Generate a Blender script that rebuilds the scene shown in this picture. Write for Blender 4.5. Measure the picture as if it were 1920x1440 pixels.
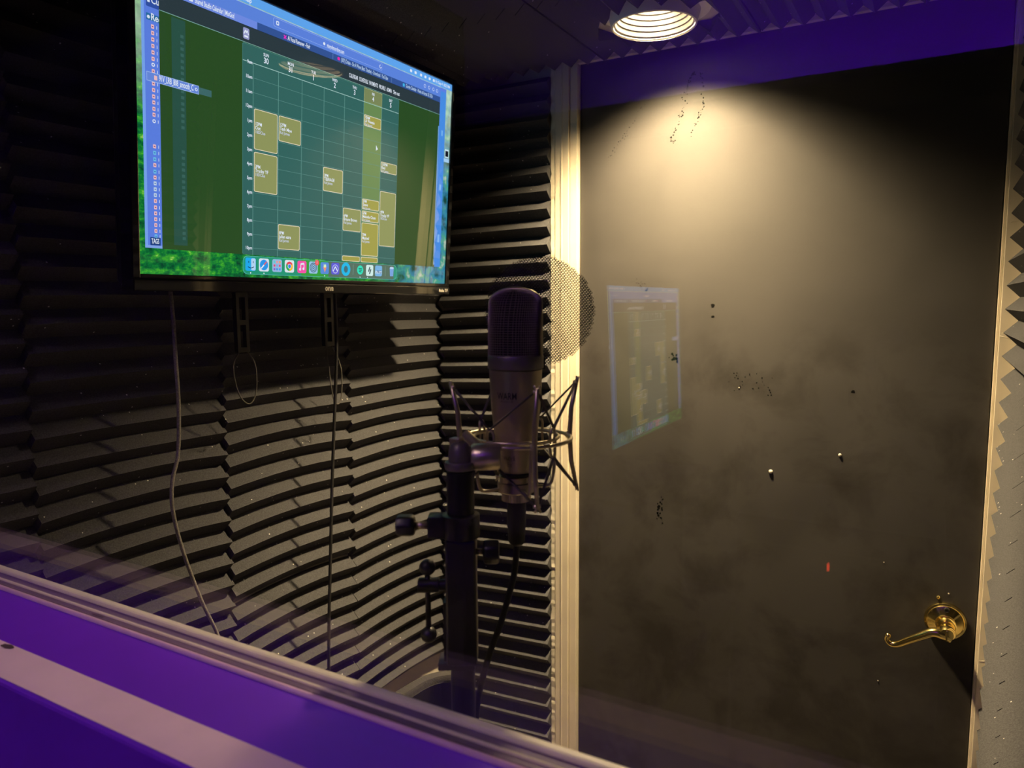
import bpy, bmesh, math, random
from mathutils import Vector, Matrix
from mathutils import noise as mnoise
random.seed(7)
SC = bpy.context.scene
COL = SC.collection
for o in list(bpy.data.objects):
    bpy.data.objects.remove(o)

# ------------------------------------------------------------------ camera, world, light, exposure
cam_data = bpy.data.cameras.new('camera')
cam_data.sensor_width = 36.0
cam_data.lens = 1381.38 / 1920 * 36
cam_data.clip_start = 0.01
cam_data.dof.use_dof = True
cam_data.dof.focus_distance = 1.05
cam_data.dof.aperture_fstop = 6.8
camera = bpy.data.objects.new('camera', cam_data)
COL.objects.link(camera)
yaw, pitch, roll = math.radians(29.8092), math.radians(6.28185), math.radians(-0.39167)
fw = Vector((-math.sin(yaw) * math.cos(pitch), math.cos(yaw) * math.cos(pitch), -math.sin(pitch)))
rt = Vector((math.cos(yaw), math.sin(yaw), 0))
up = rt.cross(fw)
rt2 = rt * math.cos(roll) + up * math.sin(roll)
up2 = up * math.cos(roll) - rt * math.sin(roll)
m = Matrix((rt2, up2, -fw)).transposed().to_4x4()
m.translation = (0, 0, 1.53)
camera.matrix_world = m
SC.camera = camera

world = bpy.data.worlds.new('world')
SC.world = world
world.use_nodes = True
world.node_tree.nodes['Background'].inputs[0].default_value = (0.02, 0.015, 0.03, 1)
world.node_tree.nodes['Background'].inputs[1].default_value = 0.1

SC.view_settings.view_transform = 'Standard'
SC.view_settings.look = 'None'
SC.view_settings.exposure = 0.0
SC.view_settings.gamma = 1.0
SC.view_settings.use_curve_mapping = False

LAMP_STRENGTH = 7800.0           # recessed booth lamp (its lens emits)
LAMP_BEAM, LAMP_WIDE = 3.5, 0.012
LED_STRENGTH = 105.0              # purple strips along the control-room ceiling
PLAIN_STRENGTH = 200.0             # unseen control-room lamp, added to light sill and microphone

# ------------------------------------------------------------------ materials
def lin(r, g, b):
    def f(c):
        c /= 255.0
        return c / 12.92 if c <= 0.04045 else ((c + 0.055) / 1.055) ** 2.4
    return (f(r), f(g), f(b), 1.0)

class NT:
    def __init__(self, name):
        self.m = bpy.data.materials.new(name)
        self.m.use_nodes = True
        self.t = self.m.node_tree
        self.b = self.t.nodes['Principled BSDF']
        self.out = self.t.nodes['Material Output']
    def n(self, kind, **kw):
        nd = self.t.nodes.new(kind)
        for k, v in kw.items():
            setattr(nd, k, v)
        return nd
    def l(self, a, b):
        self.t.links.new(a, b)

def mat(name, color, rough=0.5, metal=0.0, spec=0.5, var=0.15, scale=20.0, bump=0.0, bscale=200.0, emit=None, estr=0.0):
    k = NT(name)
    b = k.b
    b.inputs['Roughness'].default_value = rough
    b.inputs['Metallic'].default_value = metal
    b.inputs['Specular IOR Level'].default_value = spec
    tc = k.n('ShaderNodeTexCoord')
    nz = k.n('ShaderNodeTexNoise')
    nz.inputs['Scale'].default_value = scale
    nz.inputs['Detail'].default_value = 6
    k.l(tc.outputs['Object'], nz.inputs['Vector'])
    rp = k.n('ShaderNodeValToRGB')
    c = color
    rp.color_ramp.elements[0].position = 0.3
    rp.color_ramp.elements[1].position = 0.7
    rp.color_ramp.elements[0].color = (c[0] * (1 - var), c[1] * (1 - var), c[2] * (1 - var), 1)
    rp.color_ramp.elements[1].color = (min(1, c[0] * (1 + var)), min(1, c[1] * (1 + var)), min(1, c[2] * (1 + var)), 1)
    k.l(nz.outputs['Fac'], rp.inputs['Fac'])
    k.l(rp.outputs['Color'], b.inputs['Base Color'])
    if bump:
        n2 = k.n('ShaderNodeTexNoise')
        n2.inputs['Scale'].default_value = bscale
        n2.inputs['Detail'].default_value = 4
        k.l(tc.outputs['Object'], n2.inputs['Vector'])
        bp = k.n('ShaderNodeBump')
        bp.inputs['Strength'].default_value = bump
        bp.inputs['Distance'].default_value = 0.001
        k.l(n2.outputs['Fac'], bp.inputs['Height'])
        k.l(bp.outputs['Normal'], b.inputs['Normal'])
    if emit:
        b.inputs['Emission Color'].default_value = emit
        b.inputs['Emission Strength'].default_value = estr
    return k.m

def foam_material():
    k = NT('charcoal_foam')
    tc = k.n('ShaderNodeTexCoord')
    nz = k.n('ShaderNodeTexNoise')
    nz.inputs['Scale'].default_value = 500
    nz.inputs['Detail'].default_value = 3
    k.l(tc.outputs['Object'], nz.inputs['Vector'])
    rp = k.n('ShaderNodeValToRGB')
    rp.color_ramp.elements[0].position = 0.35
    rp.color_ramp.elements[1].position = 0.7
    rp.color_ramp.elements[0].color = (0.046, 0.0455, 0.050, 1)
    rp.color_ramp.elements[1].color = (0.083, 0.081, 0.087, 1)
    k.l(nz.outputs['Fac'], rp.inputs['Fac'])
    # dust flecks
    vo = k.n('ShaderNodeTexVoronoi')
    vo.inputs['Scale'].default_value = 110
    k.l(tc.outputs['Object'], vo.inputs['Vector'])
    lt = k.n('ShaderNodeMath', operation='LESS_THAN')
    lt.inputs[1].default_value = 0.13
    k.l(vo.outputs['Distance'], lt.inputs[0])
    sep = k.n('ShaderNodeSeparateColor')
    k.l(vo.outputs['Color'], sep.inputs[0])
    gt = k.n('ShaderNodeMath', operation='GREATER_THAN')
    gt.inputs[1].default_value = 0.90
    k.l(sep.outputs[0], gt.inputs[0])
    mu = k.n('ShaderNodeMath', operation='MULTIPLY')
    k.l(lt.outputs[0], mu.inputs[0])
    k.l(gt.outputs[0], mu.inputs[1])
    mx = k.n('ShaderNodeMixRGB')
    mx.inputs['Color2'].default_value = (0.75, 0.72, 0.66, 1)
    k.l(mu.outputs[0], mx.inputs['Fac'])
    k.l(rp.outputs['Color'], mx.inputs['Color1'])
    k.l(mx.outputs['Color'], k.b.inputs['Base Color'])
    k.b.inputs['Roughness'].default_value = 0.9
    k.b.inputs['Specular IOR Level'].default_value = 0.25
    bp = k.n('ShaderNodeBump')
    bp.inputs['Strength'].default_value = 0.5
    bp.inputs['Distance'].default_value = 0.001
    k.l(nz.outputs['Fac'], bp.inputs['Height'])
    k.l(bp.outputs['Normal'], k.b.inputs['Normal'])
    return k.m

def door_material():
    # satin black paint with hand smudges: they change gloss and a little colour
    k = NT('satin_black_door_paint')
    tc = k.n('ShaderNodeTexCoord')
    n1 = k.n('ShaderNodeTexNoise')
    n1.inputs['Scale'].default_value = 5.5
    n1.inputs['Detail'].default_value = 8
    n1.inputs['Roughness'].default_value = 0.6
    n1.inputs['Distortion'].default_value = 0.6
    k.l(tc.outputs['Object'], n1.inputs['Vector'])
    r1 = k.n('ShaderNodeMapRange')
    r1.inputs['From Min'].default_value = 0.35
    r1.inputs['From Max'].default_value = 0.68
    r1.inputs['To Min'].default_value = 0.64
    r1.inputs['To Max'].default_value = 0.78
    k.l(n1.outputs['Fac'], r1.inputs['Value'])
    k.l(r1.outputs['Result'], k.b.inputs['Roughness'])
    r2 = k.n('ShaderNodeValToRGB')
    r2.color_ramp.elements[0].position = 0.35
    r2.color_ramp.elements[1].position = 0.7
    r2.color_ramp.elements[0].color = (0.018, 0.015, 0.013, 1)
    r2.color_ramp.elements[1].color = (0.026, 0.022, 0.020, 1)
    k.l(n1.outputs['Fac'], r2.inputs['Fac'])
    k.l(r2.outputs['Color'], k.b.inputs['Base Color'])
    # handled zone: smeared dirt dulls the paint
    n4 = k.n('ShaderNodeTexNoise')
    n4.inputs['Scale'].default_value = 7
    n4.inputs['Detail'].default_value = 7
    n4.inputs['Roughness'].default_value = 0.62
    n4.inputs['Distortion'].default_value = 0.3
    k.l(tc.outputs['Object'], n4.inputs['Vector'])
    r4 = k.n('ShaderNodeMapRange')
    r4.inputs['From Min'].default_value = 0.47
    r4.inputs['From Max'].default_value = 0.64
    k.l(n4.outputs['Fac'], r4.inputs['Value'])
    sx = k.n('ShaderNodeSeparateXYZ')
    k.l(tc.outputs['Object'], sx.inputs[0])
    bz = k.n('ShaderNodeMapRange', interpolation_type='SMOOTHSTEP')
    bz.inputs['From Min'].default_value = 1.55
    bz.inputs['From Max'].default_value = 1.38
    k.l(sx.outputs['Z'], bz.inputs['Value'])
    mq = k.n('ShaderNodeMath', operation='MULTIPLY')
    k.l(r4.outputs[0], mq.inputs[0]); k.l(bz.outputs[0], mq.inputs[1])
    r5 = k.n('ShaderNodeMapRange')
    r5.inputs['To Min'].default_value = 0.72
    r5.inputs['To Max'].default_value = 0.34
    k.l(mq.outputs[0], r5.inputs['Value'])
    k.l(r5.outputs[0], k.b.inputs['Specular IOR Level'])
    n3 = k.n('ShaderNodeTexNoise')
    n3.inputs['Scale'].default_value = 260
    k.l(tc.outputs['Object'], n3.inputs['Vector'])
    bp = k.n('ShaderNodeBump')
    bp.inputs['Strength'].default_value = 0.06
    bp.inputs['Distance'].default_value = 0.001
    k.l(n3.outputs['Fac'], bp.inputs['Height'])
    k.l(bp.outputs['Normal'], k.b.inputs['Normal'])
    return k.m

def glass_material():
    # thin pane: transparent with a Fresnel mirror on each face
    k = NT('window_glass')
    k.t.nodes.remove(k.b)
    tr = k.n('ShaderNodeBsdfTransparent')
    tr.inputs[0].default_value = (0.985, 0.985, 0.98, 1)
    gl = k.n('ShaderNodeBsdfGlossy')
    gl.inputs['Roughness'].default_value = 0.0
    ge = k.n('ShaderNodeNewGeometry')
    mr = k.n('ShaderNodeMapRange')
    mr.inputs['To Min'].default_value = 1.5
    mr.inputs['To Max'].default_value = 1 / 1.5
    k.l(ge.outputs['Backfacing'], mr.inputs['Value'])
    fr = k.n('ShaderNodeFresnel')
    k.l(mr.outputs['Result'], fr.inputs['IOR'])
    mx = k.n('ShaderNodeMixShader')
    k.l(fr.outputs[0], mx.inputs[0])
    k.l(tr.outputs[0], mx.inputs[1])
    k.l(gl.outputs[0], mx.inputs[2])
    k.l(mx.outputs[0], k.out.inputs['Surface'])
    return k.m

def screen_ui_material():
    k = NT('screen_picture')
    at = k.n('ShaderNodeVertexColor', layer_name='Col')
    k.l(at.outputs['Color'], k.b.inputs['Emission Color'])
    k.b.inputs['Emission Strength'].default_value = 1.1
    k.b.inputs['Base Color'].default_value = (0.006, 0.006, 0.006, 1)
    k.b.inputs['Roughness'].default_value = 0.015
    k.b.inputs['Specular IOR Level'].default_value = 0.5
    return k.m

def wallpaper_material():
    # forest desktop picture: foliage on the left and along the bottom, teal trunks to the right
    k = NT('screen_wallpaper')
    tc = k.n('ShaderNodeTexCoord')
    mp = k.n('ShaderNodeMapping')
    mp.inputs['Scale'].default_value = (1.0, 1.0, 1.6)
    k.l(tc.outputs['Object'], mp.inputs['Vector'])
    nz = k.n('ShaderNodeTexNoise')
    nz.inputs['Scale'].default_value = 62
    nz.inputs['Detail'].default_value = 6
    nz.inputs['Roughness'].default_value = 0.7
    k.l(mp.outputs[0], nz.inputs['Vector'])
    rp = k.n('ShaderNodeValToRGB')
    e = rp.color_ramp.elements
    e[0].position = 0.36; e[0].color = lin(6, 62, 42)
    e[1].position = 0.76; e[1].color = lin(228, 245, 140)
    x = e.new(0.50); x.color = lin(12, 118, 52)
    x = e.new(0.62); x.color = lin(62, 172, 44)
    k.l(nz.outputs['Fac'], rp.inputs['Fac'])
    n2 = k.n('ShaderNodeTexNoise')
    n2.inputs['Scale'].default_value = 40
    n2.inputs['Detail'].default_value = 5
    k.l(tc.outputs['Object'], n2.inputs['Vector'])
    r2 = k.n('ShaderNodeValToRGB')
    e = r2.color_ramp.elements
    e[0].position = 0.35; e[0].color = lin(18, 70, 60)
    e[1].position = 0.75; e[1].color = lin(225, 215, 215)
    x = e.new(0.5); x.color = lin(50, 130, 165)
    x = e.new(0.6); x.color = lin(70, 160, 130)
    k.l(n2.outputs['Fac'], r2.inputs['Fac'])
    sx = k.n('ShaderNodeSeparateXYZ')
    k.l(tc.outputs['Object'], sx.inputs[0])
    mr = k.n('ShaderNodeMapRange')
    mr.inputs['From Min'].default_value = 0.12
    mr.inputs['From Max'].default_value = 0.24
    k.l(sx.outputs['X'], mr.inputs['Value'])
    mx = k.n('ShaderNodeMixRGB')
    k.l(mr.outputs[0], mx.inputs['Fac'])
    k.l(rp.outputs[0], mx.inputs['Color1'])
    k.l(r2.outputs[0], mx.inputs['Color2'])
    # pale sky gaps high on the left
    m2 = k.n('ShaderNodeMapRange')
    m2.inputs['From Min'].default_value = 0.0
    m2.inputs['From Max'].default_value = 0.16
    m2.inputs['To Max'].default_value = 1.1
    k.l(sx.outputs['Z'], m2.inputs['Value'])
    n3 = k.n('ShaderNodeTexNoise')
    n3.inputs['Scale'].default_value = 55
    k.l(tc.outputs['Object'], n3.inputs['Vector'])
    mm = k.n('ShaderNodeMath', operation='MULTIPLY')
    k.l(m2.outputs[0], mm.inputs[0])
    k.l(n3.outputs['Fac'], mm.inputs[1])
    m3 = k.n('ShaderNodeMixRGB')
    m3.inputs['Color2'].default_value = lin(215, 240, 215)
    k.l(mm.outputs[0], m3.inputs['Fac'])
    k.l(mx.outputs[0], m3.inputs['Color1'])
    k.l(m3.outputs[0], k.b.inputs['Emission Color'])
    k.b.inputs['Emission Strength'].default_value = 1.1
    k.b.inputs['Base Color'].default_value = (0.006, 0.006, 0.006, 1)
    k.b.inputs['Roughness'].default_value = 0.015
    return k.m

def lamp_lens_material():
    # lens throws most of its light straight down (a narrow-beam bulb)
    k = NT('lit_lamp_lens')
    ge = k.n('ShaderNodeNewGeometry')
    dp = k.n('ShaderNodeVectorMath', operation='DOT_PRODUCT')
    k.l(ge.outputs['Normal'], dp.inputs[0]); k.l(ge.outputs['Incoming'], dp.inputs[1])
    ab = k.n('ShaderNodeMath', operation='ABSOLUTE'); k.l(dp.outputs['Value'], ab.inputs[0])
    pw = k.n('ShaderNodeMath', operation='POWER'); pw.inputs[1].default_value = LAMP_BEAM; k.l(ab.outputs[0], pw.inputs[0])
    ma = k.n('ShaderNodeMath', operation='MULTIPLY_ADD'); ma.inputs[1].default_value = LAMP_STRENGTH; ma.inputs[2].default_value = LAMP_STRENGTH * LAMP_WIDE
    k.l(pw.outputs[0], ma.inputs[0])
    k.l(ma.outputs[0], k.b.inputs['Emission Strength'])
    k.b.inputs['Emission Color'].default_value = (1.0, 0.765, 0.42, 1)
    return k.m

M = {
    'foam': foam_material(),
    'door': door_material(),
    'glass': glass_material(),
    'ui': screen_ui_material(),
    'wallpaper': wallpaper_material(),
    'cream': mat('cream_trim_paint', (0.66, 0.58, 0.45, 1), 0.42, var=0.06, scale=14, bump=0.15, bscale=60),
    'wall': mat('cream_wall_paint', (0.55, 0.50, 0.42, 1), 0.7, var=0.06, scale=8, bump=0.2, bscale=120),
    'ceil': mat('booth_ceiling_board', (0.50, 0.46, 0.42, 1), 0.8, var=0.08, scale=10),
    'caulk': mat('rough_caulk', (0.66, 0.60, 0.47, 1), 0.6, var=0.15, scale=60, bump=0.6, bscale=150),
    'brass': mat('polished_brass', (0.80, 0.62, 0.24, 1), 0.16, 1.0, var=0.04, scale=30),
    'dark_hole': mat('dark_hole', (0.01, 0.01, 0.01, 1), 0.6),
    'nickel': mat('satin_nickel', (0.52, 0.44, 0.30, 1), 0.36, 0.8, var=0.06, scale=40, bump=0.05, bscale=500),
    'mount': mat('brushed_shock_mount_metal', (0.60, 0.52, 0.36, 1), 0.33, 0.8, var=0.06, scale=40),
    'band': mat('mic_collar_metal', (0.20, 0.18, 0.15, 1), 0.42, 0.5, var=0.06, scale=40),
    'elastic': mat('dark_elastic', (0.10, 0.09, 0.08, 1), 0.8, var=0.2, scale=300),
    'mesh': mat('blackened_steel_mesh', (0.30, 0.24, 0.20, 1), 0.45, 0.4, var=0.1),
    'mesh_in': mat('grille_lining', (0.008, 0.007, 0.009, 1), 0.8),
    'frame_brass': mat('warm_grille_frame', (0.40, 0.35, 0.25, 1), 0.35, 0.9, var=0.05),
    'ink': mat('black_print', (0.012, 0.011, 0.010, 1), 0.5),
    'black': mat('black_plastic', (0.012, 0.012, 0.013, 1), 0.38, var=0.2, scale=60, bump=0.05, bscale=400),
    'black_metal': mat('black_powder_coat', (0.014, 0.013, 0.014, 1), 0.33, spec=0.5, var=0.2, scale=60),
    'gloss_black': mat('gloss_black_bezel', (0.008, 0.008, 0.009, 1), 0.07, var=0.1),
    'rubber': mat('black_rubber', (0.013, 0.012, 0.013, 1), 0.55, var=0.2, scale=80),
    'print': mat('silver_print', (0.62, 0.58, 0.50, 1), 0.5, var=0.03),
    'pop': mat('black_perforated_steel', (0.020, 0.017, 0.018, 1), 0.45, 0.3, var=0.1),
    'braid': mat('braided_grey_sleeve', (0.22, 0.20, 0.18, 1), 0.6, var=0.4, scale=420, bump=0.8, bscale=500),
    'sill': mat('purple_sill_paint', (0.16, 0.018, 0.62, 1), 0.45, var=0.05, scale=10, bump=0.05, bscale=60),
    'tape': mat('pale_pink_tape', (0.80, 0.58, 0.66, 1), 0.6, var=0.05, scale=25, bump=0.1, bscale=40),
    'bead': mat('pink_sealant_bead', (0.72, 0.45, 0.60, 1), 0.45, var=0.06, scale=40),
    'inner_bead': mat('cream_stop_bead', (0.85, 0.78, 0.58, 1), 0.45, var=0.06, scale=40),
    'inner_sill': mat('dull_inner_sill', (0.15, 0.10, 0.17, 1), 0.6, var=0.12, scale=25),  # greyer and duller than the outer sill paint
    'smudge': mat('dark_smear', (0.07, 0.04, 0.055, 1), 0.7),
    'fabric': mat('charcoal_fabric', (0.032, 0.030, 0.028, 1), 0.9, spec=0.2, var=0.3, scale=300, bump=0.6, bscale=400),
    'carpet': mat('dark_carpet', (0.005, 0.0048, 0.005, 1), 0.95, spec=0.1, var=0.4, scale=200, bump=0.6, bscale=300),
    'booth_floor': mat('dark_booth_floor', (0.18, 0.15, 0.125, 1), 0.6, var=0.15, scale=12),
    'ctrl_wall': mat('control_room_dark_wall', (0.03, 0.028, 0.035, 1), 0.8, var=0.1),
    'ctrl_ceil': mat('control_room_white_ceiling', (0.75, 0.74, 0.76, 1), 0.8, var=0.04),
    'desk': mat('dark_desk_laminate', (0.03, 0.026, 0.024, 1), 0.5, var=0.2, scale=30),
    'lamp_white': mat('white_lamp_baffle', (0.80, 0.77, 0.70, 1), 0.45, var=0.02),
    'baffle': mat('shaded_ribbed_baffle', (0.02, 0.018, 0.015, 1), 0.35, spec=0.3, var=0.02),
    'lamp_lens': lamp_lens_material(),
    'led': mat('purple_led_strip', (0.5, 0.3, 0.8, 1), 0.5, emit=(0.17, 0.004, 1.0, 1), estr=LED_STRENGTH),
    'red_led': mat('red_standby_light', (0.5, 0.02, 0.01, 1), 0.4, emit=(1.0, 0.06, 0.02, 1), estr=7.0),
    'plain_lens': mat('added_control_room_lens', (0.8, 0.8, 0.8, 1), 0.5, emit=(1.0, 0.70, 0.82, 1), estr=PLAIN_STRENGTH),
    'scuff_dark': mat('scuffed_paint_chip', (0.004, 0.004, 0.004, 1), 0.9, spec=0.05),
    'scuff_light': mat('paint_nub', (0.45, 0.40, 0.33, 1), 0.5),
}

# ------------------------------------------------------------------ mesh helpers
def obj(name, bm, material, parent=None, smooth=False, recalc=True):
    me = bpy.data.meshes.new(name)
    if recalc:
        bmesh.ops.recalc_face_normals(bm, faces=bm.faces[:])
    bm.to_mesh(me)
    bm.free()
    if material:
        me.materials.append(material)
    if smooth:
        for p in me.polygons:
            p.use_smooth = True
    o = bpy.data.objects.new(name, me)
    COL.objects.link(o)
    if parent is not None:
        o.parent = parent
        o.matrix_parent_inverse = world_of(parent).inverted()
    return o

WORLDM = {}
def world_of(o):
    if o.name in WORLDM:
        return WORLDM[o.name]
    return Matrix.Identity(4)

def thing(name, label, cat, loc=(0, 0, 0), group=None):
    o = bpy.data.objects.new(name, None)
    o.empty_display_size = 0.05
    COL.objects.link(o)
    o.location = loc
    WORLDM[o.name] = Matrix.Translation(loc)
    o['label'] = label
    o['category'] = cat
    if group:
        o['group'] = group
    return o

def tag(o, label, cat, group=None):
    o['label'] = label
    o['category'] = cat
    if group:
        o['group'] = group
    return o

def struct(o):
    o['kind'] = 'structure'
    return o

def box(bm, x0, x1, y0, y1, z0, z1, bevel=0.0):
    vs = [bm.verts.new((x, y, z)) for x in (x0, x1) for y in (y0, y1) for z in (z0, z1)]
    fs = [(0, 1, 3, 2), (4, 6, 7, 5), (0, 4, 5, 1), (2, 3, 7, 6), (0, 2, 6, 4), (1, 5, 7, 3)]
    faces = [bm.faces.new([vs[i] for i in f]) for f in fs]
    if bevel:
        es = set(e for f in faces for e in f.edges)
        bmesh.ops.bevel(bm, geom=list(es), offset=bevel, segments=2, affect='EDGES', profile=0.5)

def bx(x0, x1, y0, y1, z0, z1, bevel=0.0):
    bm = bmesh.new()
    box(bm, x0, x1, y0, y1, z0, z1, bevel)
    return bm

def obox(bm, c, ax, ay, az, sx, sy, sz, bevel=0.0):
    # box with given axes and half sizes
    c, ax, ay, az = Vector(c), Vector(ax).normalized(), Vector(ay).normalized(), Vector(az).normalized()
    vs = [bm.verts.new(c + ax * sx * i + ay * sy * j + az * sz * k) for i in (-1, 1) for j in (-1, 1) for k in (-1, 1)]
    fs = [(0, 1, 3, 2), (4, 6, 7, 5), (0, 4, 5, 1), (2, 3, 7, 6), (0, 2, 6, 4), (1, 5, 7, 3)]
    faces = [bm.faces.new([vs[i] for i in f]) for f in fs]
    if bevel:
        es = set(e for f in faces for e in f.edges)
        bmesh.ops.bevel(bm, geom=list(es), offset=bevel, segments=2, affect='EDGES', profile=0.5)

def smooth_path(pts, per=8):
    pts = [Vector(p) for p in pts]
    out = []
    n = len(pts)
    for i in range(n - 1):
        p0 = pts[max(i - 1, 0)]; p1 = pts[i]; p2 = pts[i + 1]; p3 = pts[min(i + 2, n - 1)]
        for k in range(per):
            t = k / per
            out.append(0.5 * ((2 * p1) + (-p0 + p2) * t + (2 * p0 - 5 * p1 + 4 * p2 - p3) * t * t + (-p0 + 3 * p1 - 3 * p2 + p3) * t ** 3))
    out.append(pts[-1])
    return out

def tube(bm, pts, r, seg=8, closed=False, cap=True):
    pts = [Vector(p) for p in pts]
    n = len(pts)
    rr = r if isinstance(r, (list, tuple)) else [r] * n
    def tan(i):
        if closed:
            return (pts[(i + 1) % n] - pts[(i - 1) % n]).normalized()
        return (pts[min(i + 1, n - 1)] - pts[max(i - 1, 0)]).normalized()
    t0 = tan(0)
    a = Vector((0, 0, 1)) if abs(t0.z) < 0.9 else Vector((1, 0, 0))
    nrm = t0.cross(a).normalized()
    rings = []
    for i in range(n):
        t = tan(i)
        nrm = (nrm - t * nrm.dot(t))
        if nrm.length < 1e-6:
            nrm = t.orthogonal()
        nrm.normalize()
        b = t.cross(nrm)
        rings.append([bm.verts.new(pts[i] + (nrm * math.cos(q) + b * math.sin(q)) * rr[i]) for q in [2 * math.pi * k / seg for k in range(seg)]])
    for i in range(n if closed else n - 1):
        A, B = rings[i], rings[(i + 1) % n]
        off = 0
        if closed and i == n - 1:
            # best rotational match
            off = min(range(seg), key=lambda s: (A[0].co - B[s].co).length)
        for k in range(seg):
            bm.faces.new((A[k], A[(k + 1) % seg], B[(k + 1 + off) % seg], B[(k + off) % seg]))
    if cap and not closed:
        bm.faces.new(rings[0][::-1])
        bm.faces.new(rings[-1])

def lathe(bm, prof, c=(0, 0, 0), axis=(0, 0, 1), seg=32, cap=True):
    # prof: list of (radius, distance along the axis)
    c = Vector(c); ax = Vector(axis).normalized()
    u = ax.orthogonal().normalized(); v = ax.cross(u)
    rings = []
    for r, h in prof:
        if r < 1e-6:
            rings.append([bm.verts.new(c + ax * h)])
        else:
            rings.append([bm.verts.new(c + ax * h + (u * math.cos(q) + v * math.sin(q)) * r) for q in [2 * math.pi * k / seg for k in range(seg)]])
    for A, B in zip(rings, rings[1:]):
        for k in range(seg):
            k2 = (k + 1) % seg
            if len(A) == 1 and len(B) == 1:
                continue
            if len(A) == 1:
                bm.faces.new((A[0], B[k2], B[k]))
            elif len(B) == 1:
                bm.faces.new((A[k], A[k2], B[0]))
            else:
                bm.faces.new((A[k], A[k2], B[k2], B[k]))
    if cap:
        if len(rings[0]) > 1: bm.faces.new(rings[0][::-1])
        if len(rings[-1]) > 1: bm.faces.new(rings[-1])

def sphere(bm, c, r, seg=20):
    prof = [(r * math.sin(math.pi * i / 12), -r * math.cos(math.pi * i / 12)) for i in range(13)]
    prof[0] = (0, -r); prof[-1] = (0, r)
    lathe(bm, prof, c, seg=seg, cap=False)

def auto_smooth(o, angle=40):
    me = o.data
    bm = bmesh.new(); bm.from_mesh(me)
    for f in bm.faces: f.smooth = True
    a = math.radians(angle)
    for e in bm.edges:
        if len(e.link_faces) == 2 and e.calc_face_angle(0) > a:
            e.smooth = False
    bm.to_mesh(me); bm.free()
    return o

def text_bm(s, size, origin, ux, uy, depth=0.0, align='LEFT', bm=None, sx=1.0, bold=0.0):
    cu = bpy.data.curves.new('t', 'FONT')
    cu.body = s; cu.size = size; cu.align_x = align; cu.extrude = depth
    cu.resolution_u = 3; cu.offset = bold * size
    ob = bpy.data.objects.new('t', cu)
    me = bpy.data.meshes.new_from_object(ob)
    own = bm is None
    if own: bm = bmesh.new()
    o, ux, uy = Vector(origin), Vector(ux).normalized(), Vector(uy).normalized()
    un = ux.cross(uy)
    vs = [bm.verts.new(o + ux * v.co.x * sx + uy * v.co.y + un * v.co.z) for v in me.vertices]
    fcs = []
    for p in me.polygons:
        try: fcs.append(bm.faces.new([vs[i] for i in p.vertices]))
        except ValueError: pass
    bpy.data.objects.remove(ob); bpy.data.meshes.remove(me); bpy.data.curves.remove(cu)
    return (bm if own else fcs)

# ------------------------------------------------------------------ setting
DOOR_Y = 1.48
X_L, X_R = -1.056, 0.1225           # booth side walls
Z_C = 2.04                          # booth ceiling
GLASS_Y0, GLASS_Y1 = 0.389, 0.394
SILL_Z = 1.23

struct(obj('floor', bx(-2.2, 1.6, -2.65, 0.16, -0.08, 0.0), M['carpet']))
struct(obj('floor', bx(-2.2, 1.6, 0.16, 1.7, -0.08, 0.0), M['booth_floor'])).name = 'floor_booth'

wall_left = struct(obj('wall_left', bx(X_L - 0.1, X_L, 0.43, 1.60, 0, 2.2), M['wall']))
wall_right = struct(obj('wall_right', bx(X_R, X_R + 0.1, 0.43, 1.60, 0, 2.2), M['wall']))
bm = bmesh.new()
box(bm, X_L - 0.1, -0.742, 1.472, 1.60, 0, 2.2)
box(bm, -0.742, X_R, 1.51, 1.60, 0, 2.2)
box(bm, -0.742, X_R, 1.472, 1.51, 2.06, 2.2)
wall_back = struct(obj('wall_back', bm, M['wall']))
# wall with the window opening, towards the control room
bm = bmesh.new()
box(bm, -2.2, 1.6, 0.29, 0.43, 0, SILL_Z - 0.2005)
box(bm, -2.2, 1.6, 0.3945, 0.43, SILL_Z - 0.2, SILL_Z - 0.041)
box(bm, -2.2, 1.6, 0.245, 0.43, 1.86, 3.0)
box(bm, -2.2, -1.5, 0.245, 0.43, SILL_Z - 0.03, 1.86)
box(bm, 0.108, 1.6, 0.245, 0.43, SILL_Z - 0.03, 1.86)
wall_front = struct(obj('wall_front', bm, M['ctrl_wall']))
# booth ceiling board with a round cut-out for the lamp
LC = Vector((-0.4545, 1.304, 2.014))
bm = bmesh.new()
outer = [(X_L - 0.1, 0.43), (X_R + 0.1, 0.43), (X_R + 0.1, 1.6), (X_L - 0.1, 1.6)]
for zz in (Z_C, Z_C + 0.012):
    vo = [bm.verts.new((x, y, zz)) for x, y in outer]
    vi = [bm.verts.new((LC.x + 0.074 * math.cos(2 * math.pi * k / 40), LC.y + 0.074 * math.sin(2 * math.pi * k / 40), zz)) for k in range(40)]
    eds = [bm.edges.new((vo[i], vo[(i + 1) % 4])) for i in range(4)] + [bm.edges.new((vi[i], vi[(i + 1) % 40])) for i in range(40)]
    bmesh.ops.triangle_fill(bm, use_beauty=True, use_dissolve=False, edges=eds)
ceiling = struct(obj('ceiling', bm, M['ceil']))
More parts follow.
